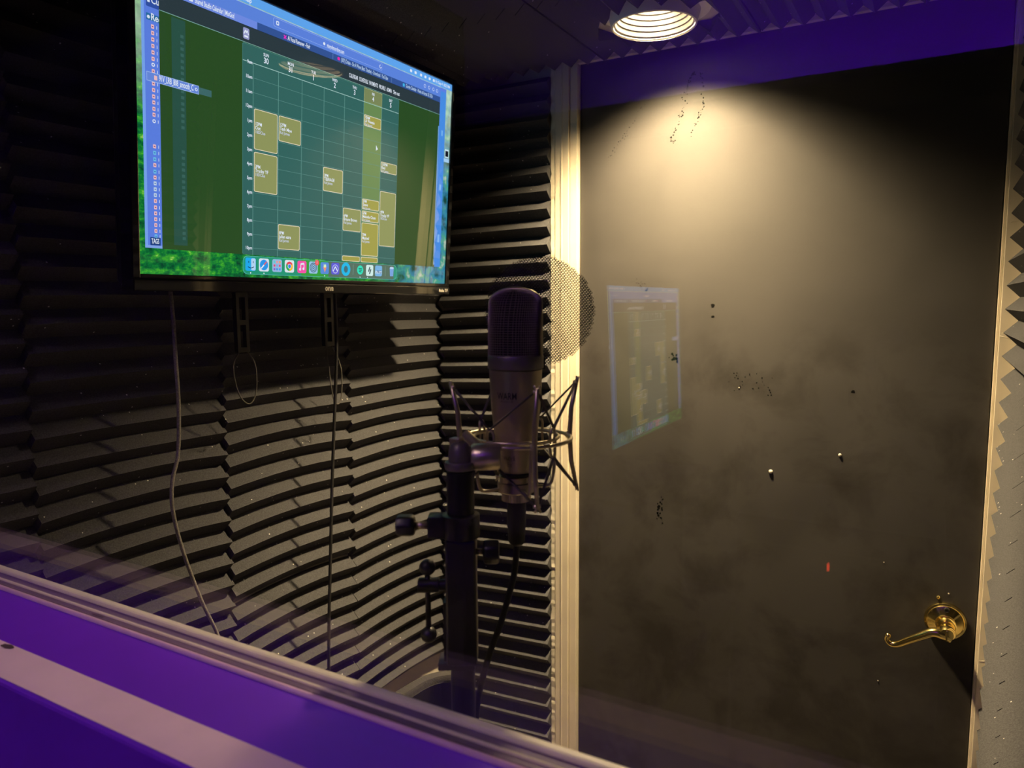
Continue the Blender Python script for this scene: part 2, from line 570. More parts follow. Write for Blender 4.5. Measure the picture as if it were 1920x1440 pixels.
# control room shell
struct(obj('wall_rear', bx(-2.2, 1.6, -2.65, -2.58, 0, 2.30), M['ctrl_wall']))
struct(obj('wall_rear_upper', bx(-2.2, 1.6, -2.65, -2.58, 2.3005, 3.0), M['ctrl_ceil']))
struct(obj('wall_control_room_left', bx(-2.3, -2.2, -2.65, 0.43, 0, 3.0), M['ctrl_wall']))
struct(obj('wall_control_room_right', bx(0.95, 1.05, -2.65, 0.43, 0, 3.0), M['ctrl_wall']))
struct(obj('ceiling_control_room', bx(-2.3, 1.7, -2.65, 0.43, 3.0, 3.1), M['ctrl_ceil']))
struct(obj('roof', bx(-1.3, 0.4, 0.43, 1.7, 2.3, 2.34), M['ctrl_wall'])).name = 'ceiling_upper_deck'

# window: sill, beads, glass
window = bpy.data.objects.new('window_1', None); COL.objects.link(window); struct(window)
obj('sill', bx(-1.5, 0.108, 0.283, GLASS_Y0 - 0.0005, SILL_Z - 0.20, SILL_Z, 0.003), M['sill'], window)
obj('inner_sill', bx(-1.5, 0.108, GLASS_Y1 + 0.0005, 0.4125, SILL_Z - 0.0405, SILL_Z - 0.0005), M['inner_sill'], window)
bm = bmesh.new(); tube(bm, [(-1.5, 0.3875, SILL_Z + 0.0005), (0.108, 0.3875, SILL_Z + 0.0005)], 0.0028, 10)
obj('sealant_bead', bm, M['bead'], window, True)
bm = bmesh.new(); tube(bm, [(-1.5, 0.4015, SILL_Z - 0.0002), (0.108, 0.4015, SILL_Z - 0.0002)], 0.0016, 8)
obj('inner_sealant_bead', bm, M['inner_bead'], window, True)
obj('inner_stop', bx(-1.5, 0.108, 0.4125, 0.4215, SILL_Z - 0.04, SILL_Z + 0.0035, 0.0025), M['inner_bead'], window)
obj('glass_pane', bx(-1.5, 0.108, GLASS_Y0, GLASS_Y1, SILL_Z - 0.004, 1.859), M['glass'], window)
# smears on the outer sill
for (sx, sy, a, b) in ((-0.699, 0.318, 0.009, 0.0035), (-0.694, 0.397, 0.010, 0.0022)):
    bm = bmesh.new()
    zz = SILL_Z + (0.0007 if sy < 0.38 else 0.0)
    vs = [bm.verts.new((sx + a * math.cos(q) * random.uniform(.8, 1.2), sy + b * math.sin(q) * random.uniform(.8, 1.2) , zz)) for q in [2 * math.pi * k / 14 for k in range(14)]]
    bm.faces.new(vs)
    obj('smear', bm, M['smudge'], window)

# tape strip on the sill
bm = bmesh.new()
NX = 60
rows = []
for i in range(NX + 1):
    x = -1.48 + 1.58 * i / NX
    row = []
    for j, y in enumerate((0.2865, 0.298, 0.310, 0.322)):
        w = 0.0004 * mnoise.noise(Vector((x * 14, j * 3.0, 1.0)))
        z = SILL_Z + 0.0004 + 0.0003 * max(0, mnoise.noise(Vector((x * 22, y * 60, 4.0))))
        row.append(bm.verts.new((x, y + (w if j in (0, 3) else 0), z)))
    rows.append(row)
for A, B in zip(rows, rows[1:]):
    for j in range(3):
        bm.faces.new((A[j], B[j], B[j + 1], A[j + 1]))
tag(obj('tape_strip', bm, M['tape']), 'pale pink strip of tape stuck along the purple window sill', 'tape')

# ------------------------------------------------------------------ foam
PITCH = 0.0381
def foam_panel(parent, origin, ux, uz, un, w, h, phase=0.0, bow=0.0, tilt=0.0, tip=0.025, seed=0, seg=10, link=True):
    ux, uz, un, origin = Vector(ux), Vector(uz), Vector(un), Vector(origin)
    rnd = random.Random(seed)
    prof = []
    hs = 0.0
    # wedge outline from 0 to h, starting phase inside the pitch
    n0 = math.floor(phase / (PITCH / 2))
    marks = []
    k = n0
    while True:
        z = k * PITCH / 2 - phase
        if z > h - 1e-6: break
        marks.append((z, k % 2)); k += 1
    marks.append((k * PITCH / 2 - phase, k % 2))
    def dval(z):
        for (z0, a), (z1, b) in zip(marks, marks[1:]):
            if z0 - 1e-9 <= z <= z1 + 1e-9:
                t = (z - z0) / (z1 - z0)
                return 0.006 + (tip - 0.006) * (a * (1 - t) + b * t)
        return 0.006
    zs = sorted(set([0.0, h] + [z for z, a in marks if 1e-4 < z < h - 1e-4]))
    bm = bmesh.new()
    st = []
    for i in range(seg + 1):
        t = i / seg
        dz = bow * 4 * t * (1 - t) + tilt * (t - 0.5) * w
        top = []
        for zi, z in enumerate(zs):
            d = dval(z) + 0.0004 * mnoise.noise(Vector((t * 6 + seed * 3.1, z * 50, seed)))
            jz = 0.0007 * mnoise.noise(Vector((t * 2 + seed * 1.7, zi * 2.3, seed + 9)))
            top.append(bm.verts.new(origin + ux * (t * w) + uz * (z + dz + jz) + un * d))
        b0 = bm.verts.new(origin + ux * (t * w) + uz * (dz) + un * 0.0005)
        b1 = bm.verts.new(origin + ux * (t * w) + uz * (h + dz) + un * 0.0005)
        st.append([b0] + top + [b1])
    for A, B in zip(st, st[1:]):
        L = len(A)
        for j in range(L):
            j2 = (j + 1) % L
            bm.faces.new((A[j], B[j], B[j2], A[j2]))
    bm.faces.new(st[0][::-1]); bm.faces.new(st[-1])
    return obj('foam_panel', bm, M['foam'], parent)

seed = 0
# left wall: columns by y
cols = [(0.44, 0.521, 0.010, 0), (0.523, 0.829, -0.004, 0), (0.831, 1.1365, 0.012, 0), (1.1385, 1.469, 0.0, 0)]
rowz = [0.652, 0.995, 1.300, 1.605, 1.910]
for ci, (y0, y1, off, _) in enumerate(cols):
    for ri, z0 in enumerate(rowz):
        z1 = min(z0 + (0.343 if ri == 0 else 0.305), 2.012)
        seed += 1
        bow = [0.009, 0.007, 0.002, 0.0, 0.0][ri] if ci else 0
        til = [-0.03, -0.02, 0.0, 0, 0][ri] if ci == 3 else 0
        foam_panel(wall_left, (X_L, y0, z0 + off * (0.5 if ri == 0 else 1)), (0, 1, 0), (0, 0, 1), (1, 0, 0), y1 - y0, z1 - z0 - 0.0008,
                   phase=0.0, bow=bow, tilt=til, seed=seed)
# back wall beside the door
for ri, z0 in enumerate([0.30, 0.605, 0.91, 1.215, 1.52, 1.825]):
    z1 = min(z0 + 0.305, 2.010)
    seed += 1
    tl = [0.055, 0.055, 0.05, 0.045, 0.02, 0.0][ri]
    foam_panel(wall_back, (-1.028, 1.472, z0), (1, 0, 0), (0, 0, 1), (0, -1, 0), 0.2885, z1 - z0 - 0.0008, tilt=tl, seed=seed)
# right wall
ycols = [(0.45, 0.512), (0.514, 0.822), (0.824, 1.1315), (1.1335, 1.438)]
for ci, (y0, y1) in enumerate(ycols):
    for ri, z0 in enumerate([0.39, 0.695, 1.0, 1.305, 1.61, 1.915]):
        z1 = min(z0 + 0.305, 2.012)
        seed += 1
        foam_panel(wall_right, (X_R, y0, z0), (0, 1, 0), (0, 0, 1), (-1, 0, 0), y1 - y0, z1 - z0 - 0.0008, seed=seed)
# ceiling, ridges running towards the door; the ones round the lamp are cut back
hole = [(-.580, 1.352), (-.566, 1.320), (-.545, 1.292), (-.506, 1.272), (-.47, 1.268), (-.44, 1.262), (-.40, 1.285), (-.375, 1.30), (-.352, 1.345), (-.362, 1.388), (-.385, 1.415), (-.42, 1.412), (-.455, 1.428), (-.49, 1.418), (-.53, 1.424), (-.562, 1.402)]
bm = bmesh.new()
hole = [(x + 0.007, y - 0.018) for x, y in hole]
lo = [bm.verts.new((x, y, 1.95)) for x, y in hole]
hi = [bm.verts.new((x, y, 2.2)) for x, y in hole]
bm.faces.new(lo[::-1]); bm.faces.new(hi)
for i in range(len(hole)):
    j = (i + 1) % len(hole)
    bm.faces.new((lo[i], lo[j], hi[j], hi[i]))
cutter = obj('cutter', bm, None)
xcols = [(-1.03, -0.915), (-0.913, -0.6085), (-0.6065, -0.302), (-0.300, 0.0045), (0.0065, 0.0970)]
yrows = [(0.45, 0.84), (0.842, 1.1475), (1.1495, 1.4545)]
for ci, (x0, x1) in enumerate(xcols):
    for ri, (y0, y1) in enumerate(yrows):
        seed += 1
        ph = (x0 + 2.0) % PITCH
        o = foam_panel(ceiling, (x0, y0, Z_C), (0, 1, 0), (1, 0, 0), (0, 0, -1), y1 - y0, x1 - x0, phase=ph, tip=0.0225, seed=seed, seg=6)
        if ri == 2 and ci in (1, 2, 3):
            md = o.modifiers.new('b', 'BOOLEAN'); md.object = cutter; md.operation = 'DIFFERENCE'; md.solver = 'EXACT'
            bpy.context.view_layer.update()
            me = bpy.data.meshes.new_from_object(o.evaluated_get(bpy.context.evaluated_depsgraph_get()))
            o.modifiers.clear(); old = o.data; o.data = me; me.name = 'foam_panel'
            bpy.data.meshes.remove(old)
bpy.data.objects.remove(cutter)

# ------------------------------------------------------------------ door, casing, handle
door = struct(obj('door_1', bx(-0.6755, 0.0885, DOOR_Y, 1.509, 0.008, 2.030, 0.0015), M['door']))
def casing_left():
    t = struct(obj('trim_1', bx(-0.7275, -0.695, 1.462, 1.4725, 0, 2.035, 0.001), M['cream']))
    obj('casing_step', bx(-0.694, -0.677, 1.4665, 1.5095, 0, 2.035, 0.001), M['cream'], t)
    obj('casing_fillet', bx(-0.7132, -0.7098, 1.4605, 1.4625, 0, 2.035, 0.0006), M['cream'], t)
    # ragged caulk edge next to the foam
    bm = bmesh.new()
    A = B = None
    for i in range(260):
        z = 2.035 * i / 259
        x = -0.7375 + 0.0022 * mnoise.noise(Vector((z * 60, 0, 3))) + 0.0012 * mnoise.noise(Vector((z * 220, 5, 3)))
        y = 1.463 + 0.0015 * mnoise.noise(Vector((z * 90, 9, 3)))
        C = [bm.verts.new((x, 1.4715, z)), bm.verts.new((x, y, z)), bm.verts.new((-0.7278, y, z)), bm.verts.new((-0.7278, 1.4715, z))]
        if A:
            for j in range(4):
                bm.faces.new((A[j], A[(j + 1) % 4], C[(j + 1) % 4], C[j]))
        else:
            bm.faces.new(C[::-1])
        A = C
    bm.faces.new(A)
    obj('caulk_edge', bm, M['caulk'], t)
    return t
casing_left()
t2 = struct(obj('trim_2', bx(0.0935, 0.1222, 1.462, 1.5095, 0, 2.035, 0.001), M['cream']))
obj('casing_step', bx(0.0895, 0.0932, 1.468, 1.5095, 0, 2.035, 0.0006), M['cream'], t2)
# wrinkled seams in the paint of the right casing
for (z, x0, x1, s) in ((1.655, 0.099, 0.115, 0.002), (1.475, 0.097, 0.116, -0.002), (1.470, 0.095, 0.110, -0.004), (0.905, 0.096, 0.112, 0.003), (0.78, 0.100, 0.112, -0.004), (0.70, 0.098, 0.110, 0.003)):
    bm = bmesh.new(); tube(bm, [(x0, 1.4622, z), ((x0 + x1) / 2, 1.4622, z + s * .6), (x1, 1.4622, z + s)], 0.0006, 6)
    obj('paint_wrinkle', bm, M['cream'], t2, True)
t3 = struct(obj('trim_3', bx(-0.7278, 0.1222, 1.464, 1.5095, 2.0355, 2.056, 0.001), M['cream']))
obj('casing_step', bx(-0.677, 0.0893, 1.4665, 1.479, 2.0285, 2.0352), M['cream'], t3)

# scuffs: chipped-paint trails and small dents
def blob(bm, x, z, r, y=DOOR_Y - 0.0003):
    n = 7
    c = [bm.verts.new((x + r * math.cos(2 * math.pi * k / n) * random.uniform(.6, 1.3), y, z + r * math.sin(2 * math.pi * k / n) * random.uniform(.6, 1.4))) for k in range(n)]
    bm.faces.new(c)
bm = bmesh.new()
def trail(pts, n, r, spread):
    p = smooth_path([(x, 0, z) for x, z in pts], 12)
    for i in range(n):
        q = p[int(random.random() * (len(p) - 1))]
        blob(bm, q.x + random.gauss(0, spread), q.z + random.gauss(0, spread), 1.15 * r * random.uniform(.4, 1.2))
trail([(-.432, 1.976), (-.444, 1.953), (-.451, 1.914), (-.464, 1.879), (-.477, 1.855)], 60, 0.0013, 0.0025)
trail([(-.418, 1.972), (-.414, 1.944), (-.414, 1.909), (-.424, 1.885), (-.437, 1.856)], 42, 0.0012, 0.0018)
trail([(-.529, 1.94), (-.554, 1.901), (-.583, 1.862), (-.612, 1.832)], 50, 0.0008, 0.002)
trail([(-.477, 1.852), (-.470, 1.850)], 10, 0.0014, 0.003)
trail([(-.54, 1.57), (-.515, 1.555)], 26, 0.0009, 0.006)
trail([(-.484, 1.12), (-.49, 1.09), (-.484, 1.069)], 22, 0.0020, 0.003)
trail([(-.47, 1.42), (-.455, 1.41)], 10, 0.0024, 0.003)
blob(bm, -.386, 1.523, 0.0045); blob(bm, -.124, 1.363, 0.0036); blob(bm, -.385, 1.50, 0.003)
trail([(-.34, 1.37), (-.30, 1.38), (-.26, 1.35)], 30, 0.0011, 0.012)
o = obj('scuff_marks', bm, M['scuff_dark'], door); o['kind'] = 'stuff'
for (x, z, r) in ((-.265, 1.198, 0.0042), (-.142, 1.243, 0.0032), (-.33, 1.36, 0.0014), (-.06, 1.05, 0.0012), (0.045, 1.01, 0.0014), (-.06, 0.82, 0.0013)):
    bm = bmesh.new(); lathe(bm, [(r, 0), (r * .9, r * .5), (r * .5, r * .8), (0, r * .85)], (x, DOOR_Y, z), (0, -1, 0), 10)
    obj('paint_nub', bm, M['scuff_light'], door, True)

handle = thing('door_handle', 'polished brass lever handle with round rose on the black door', 'door handle', (0.042, DOOR_Y, 0.960))
hc = (0.042, DOOR_Y, 0.960)
bm = bmesh.new(); lathe(bm, [(0.0335, 0.0), (0.0335, 0.004), (0.0325, 0.006), (0.0295, 0.0065), (0.0285, 0.0085), (0.0270, 0.0092), (0.0160, 0.0165), (0.0155, 0.018), (0.0, 0.018)], hc, (0, -1, 0), 48)
auto_smooth(obj('rose', bm, M['brass'], handle), 35)
bm = bmesh.new(); lathe(bm, [(0.0150, 0.0181), (0.0125, 0.022), (0.0115, 0.030), (0.0125, 0.040), (0.0135, 0.044), (0.013, 0.056), (0.0105, 0.0600), (0.0, 0.0605)], (0.044, DOOR_Y, 0.957), (0, -1, 0), 32)
auto_smooth(obj('lever_hub', bm, M['brass'], handle), 40)
lev = smooth_path([(0.050, 1.4300, 0.951), (0.036, 1.4270, 0.9550), (0.022, 1.426, 0.9550), (0.004, 1.426, 0.9440), (-0.016, 1.428, 0.9300), (-0.031, 1.430, 0.9195), (-0.0415, 1.4305, 0.9185), (-0.0475, 1.4305, 0.9255), (-0.0455, 1.430, 0.9325)], 6)
nl = len(lev)
def lr(i):
    t = i / (nl - 1)
    if t < .25: return 0.0106 - 0.010 * t
    if t < .82: return 0.0081 - 0.0060 * (t - .25)
    return 0.0046 + 0.006 * max(0, t - .9)
bm = bmesh.new(); tube(bm, lev, [lr(i) for i in range(nl)], 14)
sphere(bm, (-0.0455, 1.430, 0.9322), 0.0050, 12)
obj('lever', bm, M['brass'], handle, True)
bm = bmesh.new(); box(bm, 0.0425, 0.0455, 1.4165, 1.420, 0.948, 0.966, 0.0006)
obj('turn_button', bm, M['brass'], handle)
bm = bmesh.new(); lathe(bm, [(0.0042, 0.0105), (0.0042, 0.0145), (0.0028, 0.0148), (0.0026, 0.0125), (0, 0.0125)], (0.043, DOOR_Y, 0.984), (0, -1, 0), 16)
obj('screw', bm, M['dark_hole'], handle)
bm = bmesh.new(); lathe(bm, [(0.0030, 0), (0.0030, 0.003), (0.0, 0.0035)], (0.0290, DOOR_Y, 1.0015), (0, -1, 0), 12)
obj('latch_pin', bm, M['brass'], handle, True)

# ------------------------------------------------------------------ recessed lamp in the booth ceiling
lamp = thing('recessed_ceiling_light', 'lit round recessed downlight with ribbed white baffle in foam ceiling', 'ceiling light', tuple(LC))
bm = bmesh.new(); lathe(bm, [(0.0705, 0.0), (0.0705, 0.004), (0.078, 0.022), (0.098, 0.0255), (0.098, 0.0240), (0.080, 0.0200), (0.074, -0.002), (0.0715, -0.003)], LC, (0, 0, 1), 56, cap=False)
o = obj('trim_ring', bm, M['lamp_white'], lamp); auto_smooth(o)
prof = [(0.0706, 0.0005)]
for i in range(5):
    h = 0.002 + i * 0.0086
    r = 0.0695 - 0.0032 * i
    prof += [(r, h), (r - 0.0024, h + 0.0013), (r - 0.0030, h + 0.0076)]
prof += [(0.050, 0.0462), (0.0335, 0.0470)]
bm = bmesh.new(); lathe(bm, prof, LC, (0, 0, 1), 56, cap=False)
o = obj('baffle', bm, M['baffle'], lamp)
bm = bmesh.new(); lathe(bm, [(0.0325, 0.0468), (0.026, 0.0448), (0.015, 0.0438), (0.0, 0.0435)], LC + Vector((-0.008, -0.004, 0)), (0, 0, 1), 32, cap=False)
obj('lamp_lens', bm, M['lamp_lens'], lamp, True)
bm = bmesh.new(); lathe(bm, [(0.073, 0.050), (0.073, 0.12), (0.0, 0.12)], LC, (0, 0, 1), 40, cap=False)
obj('housing', bm, M['lamp_white'], lamp)

# ------------------------------------------------------------------ television on the left wall
SW, SH = 0.6865, 0.3979
TVC = Vector((-0.8835, 0.93975, 1.7695))          # centre of the picture
tilt = math.radians(3.89)
# picture axes: across = +y (to the viewer's right), upwards leaning into the room, normal into the room
TU = Vector((0, 1, 0)); TV_ = Vector((math.sin(tilt), 0, math.cos(tilt))); TN = TU.cross(TV_)
TVM = Matrix((TU, TN * -1, TV_)).transposed().to_4x4()   # local x across, local y backwards, local z up
TVM.translation = TVC

def ui_mesh():
    """The picture: local x across, z up, y=0 the glass plane; each layer sits a hair nearer the viewer (-y)."""
    bm = bmesh.new()
    cl = bm.loops.layers.float_color.new('Col')
    st = {'k': 0}
    def put(pts, col, layer, mi=1):
        y = -0.00006 * layer
        f = bm.faces.new([bm.verts.new(((u - .5) * SW, y, (.5 - v) * SH)) for u, v in pts])
        f.material_index = mi
        for lp in f.loops: lp[cl] = col
        return f
    def rr(u0, v0, u1, v1, rad):
        a = SW / SH
        if rad <= 0: return [(u0, v1), (u1, v1), (u1, v0), (u0, v0)]
        ru, rv = rad, rad * a
        pts = []
        for (cu, cv, a0) in ((u1 - ru, v0 + rv, 0), (u0 + ru, v0 + rv, 90), (u0 + ru, v1 - rv, 180), (u1 - ru, v1 - rv, 270)):
            for k in range(5):
                q = math.radians(a0 + k * 22.5)
                pts.append((cu + ru * math.cos(q), cv - rv * math.sin(q)))
        return pts
    def R(u0, v0, u1, v1, col, layer, rad=0.0):
        return put(rr(u0, v0, u1, v1, rad), col, layer)
    def H(u0, u1, v, col, layer, th=0.0018): R(u0, v - th / 2, u1, v + th / 2, col, layer)
    def V(u, v0, v1, col, layer, th=0.001): R(u - th / 2, v0, u + th / 2, v1, col, layer)
    def circ(u, v, r, col, layer, n=20, rv=None):
        a = SW / SH
        put([(u + r * math.cos(2 * math.pi * k / n), v + (rv or r * a) * math.sin(2 * math.pi * k / n)) for k in range(n)][::-1], col, layer)
    def line(p, q, th, col, layer):
        a = SW / SH
        d = Vector((q[0] - p[0], (q[1] - p[1]) / a)); d.normalize()
        n = Vector((-d.y, d.x)) * th / 2
        put([(p[0] + n.x, p[1] + n.y * a), (p[0] - n.x, p[1] - n.y * a), (q[0] - n.x, q[1] - n.y * a), (q[0] + n.x, q[1] + n.y * a)], col, layer)
    def T(s, u, v, size, col, layer, align='LEFT', width=None):
        sx = 1.0
        fs = text_bm(s, size * SH * 1.35, ((u - .5) * SW, -0.00006 * layer, (.5 - v) * SH), (1, 0, 0), (0, 0, 1), 0, align, bm, sx=0.82, bold=0.018)
        if width:
            xs = [vv.co.x for f in fs for vv in f.verts]
            if xs:
                x0, x1 = min(xs), max(xs); k = width * SW / (x1 - x0)
                done = set()
                for f in fs:
                    for vv in f.verts:
                        if vv not in done:
                            done.add(vv); vv.co.x = x0 + (vv.co.x - x0) * k
        for f in fs:
            f.material_index = 1
            for lp in f.loops: lp[cl] = col
    W = lin(225, 235, 250); G = lin(150, 200, 195)
    # wallpaper
    put(rr(0, 0, 1, 1, 0), (0, 0, 0, 1), 0, 0)
    # menu bar
    R(0, 0, 1, 0.031, lin(95, 165, 240), 1)
    T('Help', 0.243, 0.024, 0.017, W, 2)
    T('File   Edit   View   Window', 0.05, 0.024, 0.017, W, 2)
    for u in (0.80, 0.82, 0.845, 0.865, 0.885, 0.905): R(u, 0.010, u + 0.009, 0.022, W, 2, 0.002)
    T('Fri Sep 4  8:22 PM', 0.918, 0.022, 0.014, W, 2, width=0.07)
    # file window behind
    R(0.0140, 0.033, 0.9725, 0.9150, lin(92, 128, 228), 1)
    R(0.0140, 0.033, 0.020, 0.9150, lin(120, 165, 240), 2)
    R(0.0140, 0.9060, 0.06, 0.9150, lin(130, 165, 235), 2)
    R(0.024, 0.098, 0.052, 0.165, lin(48, 80, 165), 2, 0.002)
    R(0.024, 0.185, 0.052, 0.205, lin(40, 110, 165), 3)
    R(0.024, 0.06, 0.038, 0.092, lin(225, 150, 170), 3, 0.003); R(0.0255, 0.063, 0.0365, 0.089, lin(70, 100, 200), 4, 0.0025)
    V(0.031, 0.066, 0.086, lin(235, 190, 205), 5, 0.002); H(0.027, 0.035, 0.076, lin(235, 190, 205), 5, 0.003)
    T('Cu', 0.034, 0.152, 0.022, W, 5); T('Rec', 0.033, 0.203, 0.022, W, 5)
    R(0.0265, 0.136, 0.0315, 0.152, W, 5); circ(0.0285, 0.196, 0.003, W, 5)
    icons = [0.2216, 0.241, 0.2605, 0.28, 0.2996, 0.3191, 0.3371, 0.3568, 0.3946, 0.4144, 0.4342, 0.4524, 0.4724, 0.4906, 0.5106, 0.5894, 0.6096, 0.6298, 0.6484, 0.6687, 0.6874, 0.7061, 0.7249, 0.7436, 0.7625, 0.783, 0.8019, 0.8209, 0.8398, 0.8589, 0.8762]
    pink = lin(240, 190, 195); blue = lin(110, 190, 235); pale = lin(190, 210, 235)
    for i, v in enumerate(icons):
        if i in (6, 14):
            circ(0.0365, v, 0.0036, W, 4, 8); circ(0.0365, v, 0.0018, lin(92, 118, 215), 5, 8)
        else:
            c = blue if i in (16, 17, 19, 30) else pale if i in (21, 22, 23) else pink
            R(0.0335, v - 0.0062, 0.0395, v + 0.0062, c, 4, 0.001)
            H(0.035, 0.038, v, lin(120, 70, 110) if c is pink else lin(60, 110, 190), 5, 0.003)
        R(0.0445, v - 0.005, 0.0455, v + 0.005, W, 4)
    R(0.0245, 0.880, 0.046, 0.906, lin(24, 62, 130), 4)
    T('TAGS', 0.0270, 0.900, 0.017, W, 5, width=0.016)
    # browser window
    R(0.0495, 0.0335, 0.9425, 0.916, lin(92, 132, 222), 6)
    H(0.0495, 0.9425, 0.0345, lin(150, 190, 245), 7)
    R(0.3217, 0.0385, 0.684, 0.0700, lin(150, 180, 245), 7, 0.005); R(0.3223, 0.0398, 0.6834, 0.0688, lin(92, 130, 222), 8, 0.005)
    R(0.330, 0.047, 0.338, 0.062, W, 9, 0.002); R(0.332, 0.051, 0.336, 0.058, lin(92, 130, 222), 10)
    circ(0.475, 0.058, 0.0035, W, 9, 10)
    T('mixgodrecordings.com', 0.4835, 0.0665, 0.0165, W, 9, width=0.058)
    circ(0.677, 0.055, 0.0045, W, 9, 12); circ(0.677, 0.055, 0.003, lin(92, 130, 222), 10, 12); R(0.677, 0.046, 0.682, 0.055, lin(92, 130, 222), 11)
    for u in (0.868, 0.888, 0.908, 0.926):
        circ(u, 0.058, 0.0048, lin(200, 215, 250), 9, 12); circ(u, 0.058, 0.0034, lin(92, 132, 222), 10, 12)
    # tabs
    R(0.2785, 0.0805, 0.9425, 0.106, lin(52, 84, 150), 7)
    R(0.0495, 0.0805, 0.2780, 0.106, lin(112, 140, 228), 7)
    for u in (0.504, 0.722): V(u, 0.083, 0.104, lin(110, 145, 205), 8)
    R(0.1135, 0.086, 0.1225, 0.100, W, 8, 0.002)
    T('Shared Studio Calendar | MixGod', 0.1265, 0.0995, 0.0175, W, 8, width=0.0925)
    line((0.352, 0.0865), (0.359, 0.099), 0.0022, lin(240, 40, 200), 8); line((0.352, 0.099), (0.359, 0.0865), 0.0022, lin(240, 40, 200), 8)
    T('AI Vocal Remover - Fadr', 0.363, 0.0995, 0.0165, W, 8, width=0.068)
    R(0.520, 0.0865, 0.528, 0.0985, lin(240, 40, 170), 8, 0.002)
    T('(307) Drake - On A Wave (feat. Tinashe) - Download - YouTube', 0.532, 0.0995, 0.0165, lin(180, 205, 235), 8, width=0.175)
    R(0.770, 0.086, 0.778, 0.0995, lin(70, 180, 235), 8, 0.001)
    T('Google Calendar - Week of August 30, 2026', 0.783, 0.0995, 0.0165, lin(180, 205, 235), 8, width=0.122)
    # page header and page
    R(0.0495, 0.106, 0.9425, 0.164, lin(44, 58, 64), 7)
    R(0.0495, 0.164, 0.9425, 0.916, lin(42, 76, 36), 7)
    R(0.075, 0.17, 0.105, 0.90, lin(42, 82, 70), 8)
    for v in icons:
        R(0.094, v - 0.005, 0.101, v + 0.005, lin(58, 100, 92), 9)
    R(0.0495, 0.106, 0.9425, 0.1075, lin(30, 45, 70), 8)
    H(0.0495, 0.9425, 0.164, lin(120, 165, 160), 9, 0.0022)
    R(0.938, 0.22, 0.9415, 0.905, lin(120, 175, 235), 9)
    for (a, b, c2, d) in ((0.955, 0.235, 0.962, 0.262), (0.955, 0.50, 0.964, 0.53), (0.955, 0.75, 0.964, 0.79)):
        R(a, b, c2, d, lin(120, 180, 240), 3)
    R(0.9445, 0.05, 0.9725, 0.915, lin(70, 140, 228), 2)
    # site badge
    R(0.2415, 0.115, 0.2575, 0.153, lin(150, 155, 205), 9, 0.003)
    line((0.2435, 0.137), (0.2475, 0.123), 0.0022, W, 10); line((0.2475, 0.123), (0.2495, 0.132), 0.0022, W, 10)
    line((0.2495, 0.132), (0.252, 0.123), 0.0022, W, 10); line((0.252, 0.123), (0.2555, 0.137), 0.0022, W, 10); H(0.2445, 0.2545, 0.144, W, 10, 0.006)
    # menu words
    nav = [('CALENDAR', .561, .593), ('SCHEDULE', .5975, .631), ('PAYMENTS', .635, .668), ('PROFILE', .673, .698), ('ADMIN', .7035, .7245), ('Sign out', .731, .757)]
    for s, a, b in nav: T(s, a, 0.1485, 0.0175, W, 9, width=b - a)
    # calendar card
    R(0.2396, 0.167, 0.7562, 0.916, lin(70, 128, 122), 8, 0.004); R(0.2406, 0.1690, 0.7552, 0.916, lin(52, 101, 96), 9, 0.004)
    c0, cw, h0, hs = 0.2675, 0.0698, 0.2270, 0.05107
    R(c0 + 5 * cw, 0.169, c0 + 6 * cw, 0.916, lin(106, 138, 84), 10)
    R(c0 + 5 * cw, 0.168, c0 + 6 * cw, 0.2245, lin(215, 205, 160), 10); R(c0 + 5 * cw + .0012, 0.1700, c0 + 6 * cw - .0012, 0.2225, lin(122, 135, 90), 11)
    H(0.2406, 0.7552, h0, lin(165, 205, 200), 12, 0.0022)
    for i in range(1, 14): H(c0, 0.7552, h0 + hs * i, lin(92, 142, 136), 10.5, 0.0014)
    for i in range(7): V(c0 + cw * i, h0, 0.916, lin(105, 160, 152), 10.6, 0.0011)
    hours = ['9am', '10am', '11am', '12pm', '1pm', '2pm', '3pm', '4pm', '5pm', '6pm', '7pm', '8pm', '9pm', '10pm']
    for i, s in enumerate(hours): T(s, 0.2655, h0 + hs * i + 0.005, 0.0125, W, 13, 'RIGHT')
    days = [('SUN', '30'), ('MON', '31'), ('TUE', '1'), ('WED', '2'), ('THU', '3'), ('FRI', '4'), ('SAT', '5')]
    for i, (a, b) in enumerate(days):
        u = c0 + cw * (i + .5)
        T(a, u, 0.189, 0.012, W, 13, 'CENTER'); T(b, u, 0.213, 0.021, W, 13, 'CENTER')
    ev = [(0.270, 0.384, 0.335, 0.529, '12PM', 'Out', '1BDClue', 0), (0.270, 0.538, 0.335, 0.682, '3PM', 'Trucky YF', '1BDClue', 0),
          (0.3385, 0.384, 0.404, 0.478, '12PM', 'Tesh Moe', 'Kel James', 0), (0.3385, 0.791, 0.404, 0.887, '8PM', 'Julian ezra', 'Kel James', 0),
          (0.4775, 0.538, 0.545, 0.634, '3PM', 'TEERAGE', 'Kel James', 0), (0.548, 0.690, 0.614, 0.786, '6PM', 'Brione Brown', 'Kel James', 0),
          (0.618, 0.638, 0.684, 0.683, '5PM', 'Steve', 'Kel James', 1), (0.618, 0.690, 0.684, 0.736, '6PM', 'Melodie Close', 'Kel James', 1),
          (0.618, 0.742, 0.684, 0.887, '7PM', 'Masked', 'Kel James', 1), (0.618, 0.893, 0.684, 0.916, '', '', '', 1),
          (0.548, 0.893, 0.614, 0.916, '', '', '', 1), (0.6875, 0.460, 0.7535, 0.506, '1:30PM', 'Raul', 'Kel James', 0),
          (0.6875, 0.590, 0.7535, 0.837, '4PM', 'Trucky YF', '1BDClue', 0), (0.618, 0.279, 0.684, 0.326, '10AM', 'Lil Weezie', 'Kel James', 1)]
